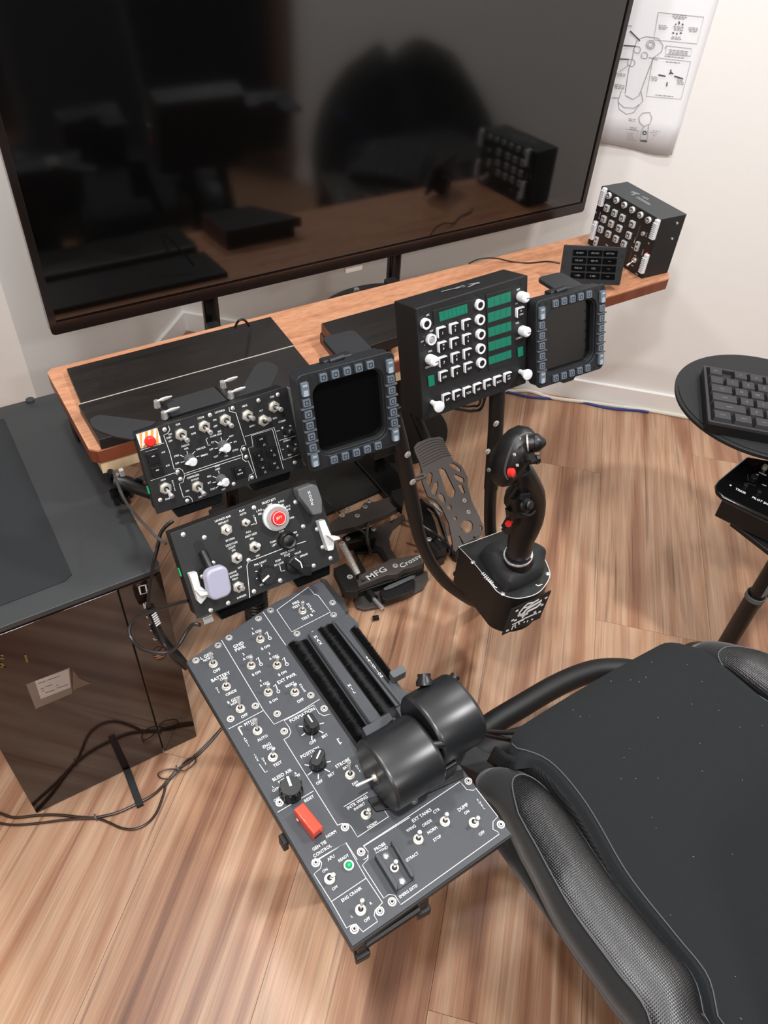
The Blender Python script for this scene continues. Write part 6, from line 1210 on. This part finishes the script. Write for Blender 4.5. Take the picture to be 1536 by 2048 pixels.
holes = [[(1070, 445), (1100, 432), (1130, 445), (1225, 640), (1215, 690), (1180, 705), (1150, 680)], [(1165, 395), (1195, 385), (1230, 400), (1275, 440), (1275, 470), (1245, 460), (1180, 420)], [(1200, 490), (1225, 485), (1300, 525), (1305, 560), (1270, 560), (1225, 530)], [(1245, 585), (1285, 580), (1310, 650), (1310, 665), (1280, 655)],
         [(960, 560), (970, 490), (1000, 470), (1018, 490), (1010, 560), (985, 605)], [(1035, 565), (1065, 555), (1070, 600), (1045, 680), (1010, 670), (1005, 640)], [(1065, 680), (1085, 655), (1120, 680), (1138, 740), (1115, 755), (1075, 715)], [arc((1168, 790), 23, 0, 345, 11)][0], [arc((1222, 888), 19, 0, 345, 9)][0], [arc((1327, 960), 58, 0, 350, 19)][0],
         [(1250, 1050), (1262, 1045), (1302, 1115), (1288, 1122)], [(1375, 1058), (1400, 1052), (1425, 1068), (1410, 1078)], [(1440, 950), (1465, 965), (1468, 1000), (1450, 985)]]
fo = footplate(PR, FF, outl, holes)
b = MB()
for k in range(8): b.strip([FF.at(*r6(x, y)) for x, y in smooth([Vec((862+k*9, 262+k*23, 0)), Vec((950+k*9, 205+k*25, 0)), Vec((1040+k*10, 178+k*22, 0)), Vec((1112+k*11, 185+k*19, 0))], 4) for x, y in [(x, y)]] if False else [FF.at(*r6(v.x, v.y)) for v in smooth([Vec((862+k*9, 262+k*23, 0)), Vec((950+k*9, 205+k*25, 0)), Vec((1040+k*10, 178+k*22, 0)), Vec((1112+k*11, 185+k*19, 0))], 4)], 0.0022, 0.0004)
o = obj('grip_groove', b, 'plastic', fo)
for p in ((1303, 728), (1340, 832)):
    q = FF.at(*r6(*p)); copy_at('bolt', shared('scrring', screw_mesh), fo, q, scale=0.0062)
sf = obj('foot_plate_rib', MB().prism([(p.x, p.y) for p in [FF.at(*r6(*p)) for p in ((925, 700), (985, 715), (1075, 830), (1140, 950), (1175, 1100), (1195, 1180), (1180, 1190), (1150, 1050), (1090, 880), (1040, 790), (960, 740))]], -0.022, -0.008), 'plastic', PR, bevel=0.001); sf.matrix_local = Mat.Translation(-c0) @ FF.mat()
q = on_z(*r6(1000, 780), 0.10)-c0; obj('damper', MB().loft([q, on_z(*r6(1085, 860), 0.09)-c0], [0.014, 0.012], 14), 'steel', PR, True)
# heel support between plate and bar
obj('plate_hinge', MB().box(fb-c0+Vec((0, 0.01, -0.035)), (0.08, 0.03, 0.05)), 'plastic', PR, bevel=0.002)
# ribbed mat under the pedals
mt = wpoly([(560, 870), (795, 830), (812, 958), (652, 1028), (560, 1050), (420, 1060), (430, 900)], 0.012)
mo = obj('ribbed_mat', MB().prism([(p[0]-0.75, p[1]-1.5) for p in mt], 0.0005, 0.012), 'grille', None, bevel=0.001); mo.location = (0.75, 1.5, 0); tag(mo, 'black ribbed rubber mat on the floor behind the pedals', 'mat')
cable('thin_cable', [on_z(*r6(x, y), z) for x, y, z in ((20, 690, .10), (90, 760, .08), (170, 835, .07), (200, 860, .09))], 0.0025, 'cable', 'thin black wire running over the ribbed mat to the pedals')
cable('thin_cable', [on_z(*r6(x, y), z) for x, y, z in ((930, 960, .10), (1010, 1010, .09), (1080, 1060, .09), (1160, 1140, .10), (1200, 1190, .12), (1230, 1210, .15))], 0.0040, 'cable', 'black cable from the bent tube down to the stick base')
tag(obj('rubber_cap', MB().loft([on_z(745, 1237, 0.007), on_z(757, 1235, 0.007)], [0.007, 0.007], 12), 'gloss', None, True), 'tiny black rubber cap lying on the floor below the pedals', 'cap')
# ============================================================ CABLES AT THE LEFT
zl = view(0, 1380, 640/1536)
cable('floor_cable', [on_z(*zl(*p), 0.004) for p in ((-60, 575), (0, 592), (70, 612), (180, 602), (280, 600), (400, 612), (460, 612), (560, 590), (660, 545), (740, 500), (800, 440), (850, 385), (940, 320), (1010, 250), (1058, 192), (1100, 150))], 0.0030, 'cablebrown', 'dark brown cable along the floor in front of the tower, upper of the two')
cable('floor_cable', [on_z(*zl(*p), 0.0035) for p in ((-60, 625), (0, 640), (80, 648), (200, 638), (330, 622), (460, 618), (520, 635), (580, 662), (640, 668), (700, 645), (750, 590), (785, 500), (800, 450), (860, 380), (950, 300), (1030, 220), (1065, 180))], 0.0026, 'cablebrown', 'dark brown cable on the floor that sags in a loop in front of the tower')
cable('cable_coil', [on_z(*zl(*p), 0.009) for p in ((855, 380), (800, 382), (760, 400), (770, 422), (810, 425), (850, 400), (880, 350), (920, 322), (940, 330), (930, 355), (890, 385), (855, 385))], 0.0016, 'cablebrown', 'small tied bow of thin cable on the floor left of the console')
for p, l in (((460, 614), 'thin dark tie around the floor cables in front of the tower'), ((852, 380), 'thin pale tie around the bow of cable on the floor')):
    q = on_z(*zl(*p), 0.004); tag(obj('cable_tie', MB().frame(circ(0, 0, 0.0075, 12), circ(0, 0, 0.0062, 12), -0.0015, 0.0015).xf(Mat.Translation(q+Vec((0, 0, 0.003))) @ Mat.Rotation(R(90), 4, 'Y')), 'hook', None, True), l, 'cable tie')
tfp = wpoly([(525, 232), (570, 218), (610, 350), (685, 545), (655, 562), (585, 380)], 0.010, zl)
tfp2 = wpoly([(590, 385), (625, 375), (688, 545), (655, 560)], 0.010, zl)
fo_ = obj('tower_foot', MB().prism([(p[0], p[1]) for p in tfp2], 0.0, 0.010), 'rubber', None, bevel=0.001); tag(fo_, 'flat black strap-like foot on the floor before the glass tower side', 'foot')
zv = view(0, 740, 400/1536)
cable('panel_cable', [on_z(*zv(x, y), z) for x, y, z in ((870, 780, .68), (905, 880, .69), (960, 1000, .70), (1040, 1110, .70), (1130, 1210, .70), (1200, 1280, .70), (1275, 1335, .70))], 0.0025, 'cablegrey', 'grey cable hanging from the desk edge to the gear panel')
cable('panel_cable', [on_z(*zu(x, y), z) for x, y, z in ((860, 250, .64), (780, 310, .64), (715, 400, .63), (690, 520, .62), (640, 720, .60), (600, 950, .56), (575, 1150, .53), (580, 1260, .51))], 0.0034, 'cable', 'black cable dropping from the gear panel to the tower front ports')
cable('panel_cable', [on_z(*zu(x, y), z) for x, y, z in ((1040, 1190, .66), (900, 1225, .65), (700, 1285, .63), (520, 1345, .62), (400, 1420, .61), (345, 1530, .60), (380, 1650, .59), (500, 1760, .59), (680, 1808, .59), (820, 1795, .59), (930, 1710, .60), (1020, 1560, .61), (1100, 1470, .62), (1190, 1480, .62))], 0.0030, 'cable', 'black cable making a wide loop in front of the tower beside the gear panel')
PL = thing('usb_plugs', 'bundle of black plugs and cables in the tower front ports', 'cable', loc=tuple(on_z(*zu(600, 1300), 0.50))); c0 = on_z(*zu(600, 1300), 0.50)
for k, L in enumerate((((590, 1250, .50), (640, 1400, .50), (700, 1560, .49), (780, 1720, .48), (880, 1830, .46), (1000, 1930, .44), (1080, 2000, .42)), ((620, 1330, .49), (680, 1480, .48), (740, 1600, .48), (830, 1720, .46), (930, 1820, .44), (1040, 1960, .42)), ((640, 1480, .47), (700, 1620, .47), (800, 1760, .46), (900, 1900, .44), (1020, 1990, .42)))):
    P = [on_z(*zu(x, y), z)-c0 for x, y, z in L]; obj('cable', MB().tube(P, 0.0045, 8), 'cable', PL, True); obj('plug', MB().loft([P[0], P[0].lerp(P[1], 0.75)], [0.0075, 0.0065], 10), 'plastic', PL, True)
b = MB(); q0_ = on_z(*zu(640, 1350), 0.505)-c0; [b.box(q0_+(on_z(*zu(690, 1470), 0.505)-c0-q0_)*k/5, (0.010, 0.002, 0.002), Mat.Rotation(R(20), 3, 'Z')) for k in range(6)]; obj('strain_relief', b, 'pale', PL)
# desk clamp at front left
DC = thing('desk_clamp', 'black clamp with lobed knob under the front left corner of the desk', 'clamp', loc=tuple(on_z(235, 975, 0.62))); c0 = on_z(235, 975, 0.62)
obj('clamp_body', MB().loft([on_z(*zv(x, y), z)-c0 for x, y, z in ((880, 850, .665), (980, 870, .66), (1140, 935, .66), (1250, 975, .68))], [0.013, 0.014, 0.012, 0.012], 10), 'plastic', DC, True)
q = on_z(*zv(935, 960), 0.63)-c0; b = MB(); b.cyl(q-Vec((0, 0, 0.01)), q+Vec((0, 0, 0.01)), 0.014); [b.cyl(q+Vec((0.014*math.cos(k*PI/2.5), 0.014*math.sin(k*PI/2.5), -0.009)), q+Vec((0.014*math.cos(k*PI/2.5), 0.014*math.sin(k*PI/2.5), 0.009)), 0.007, n=10) for k in range(5)]; obj('lobed_knob', b, 'gloss', DC, True)
obj('clamp_screw', MB().cyl(q, q+Vec((0.0, 0, 0.05)), 0.004), 'steel', DC, True); q = on_z(*zv(935, 790), 0.68)-c0; obj('clamp_pad', MB().box(q, (0.008, 0.008, 0.016)), 'pale', DC, bevel=0.001)
obj('clamp_loop', MB().tube([on_z(*zv(x, y), z)-c0 for x, y, z in ((850, 780, .68), (845, 830, .66), (900, 870, .65), (1000, 865, .66), (1100, 830, .68))], 0.006, 8), 'gloss', DC, True)
# ============================================================ CABLES AT THE RIGHT WALL
z7 = view(980, 700, 420/1536)
cable('wall_cable', [on_z(*z7(x, y), 0.006) for x, y in ((60, 300), (150, 300), (290, 300), (450, 350), (700, 380), (1000, 420), (1180, 445), (1350, 475), (1480, 500))], 0.0065, 'cablewhite', 'cream cable on the floor along the right wall')
cable('wall_cable', [on_z(*z7(x, y), 0.004) for x, y in ((60, 290), (140, 312), (300, 345), (480, 358), (650, 378), (800, 412), (900, 430), (1000, 438), (1100, 446), (1160, 455))], 0.0050, 'cableblue', 'blue cable on the floor along the right wall beside the cream one')
cable('wall_cable', [on_z(*z7(x, y), 0.005) for x, y in ((1190, 436), (1250, 430), (1330, 440), (1420, 455))], 0.0045, 'cableblue', 'short stretch of blue cable against the baseboard near the round table')
finish_lettering()
bpy.context.view_layer.update()
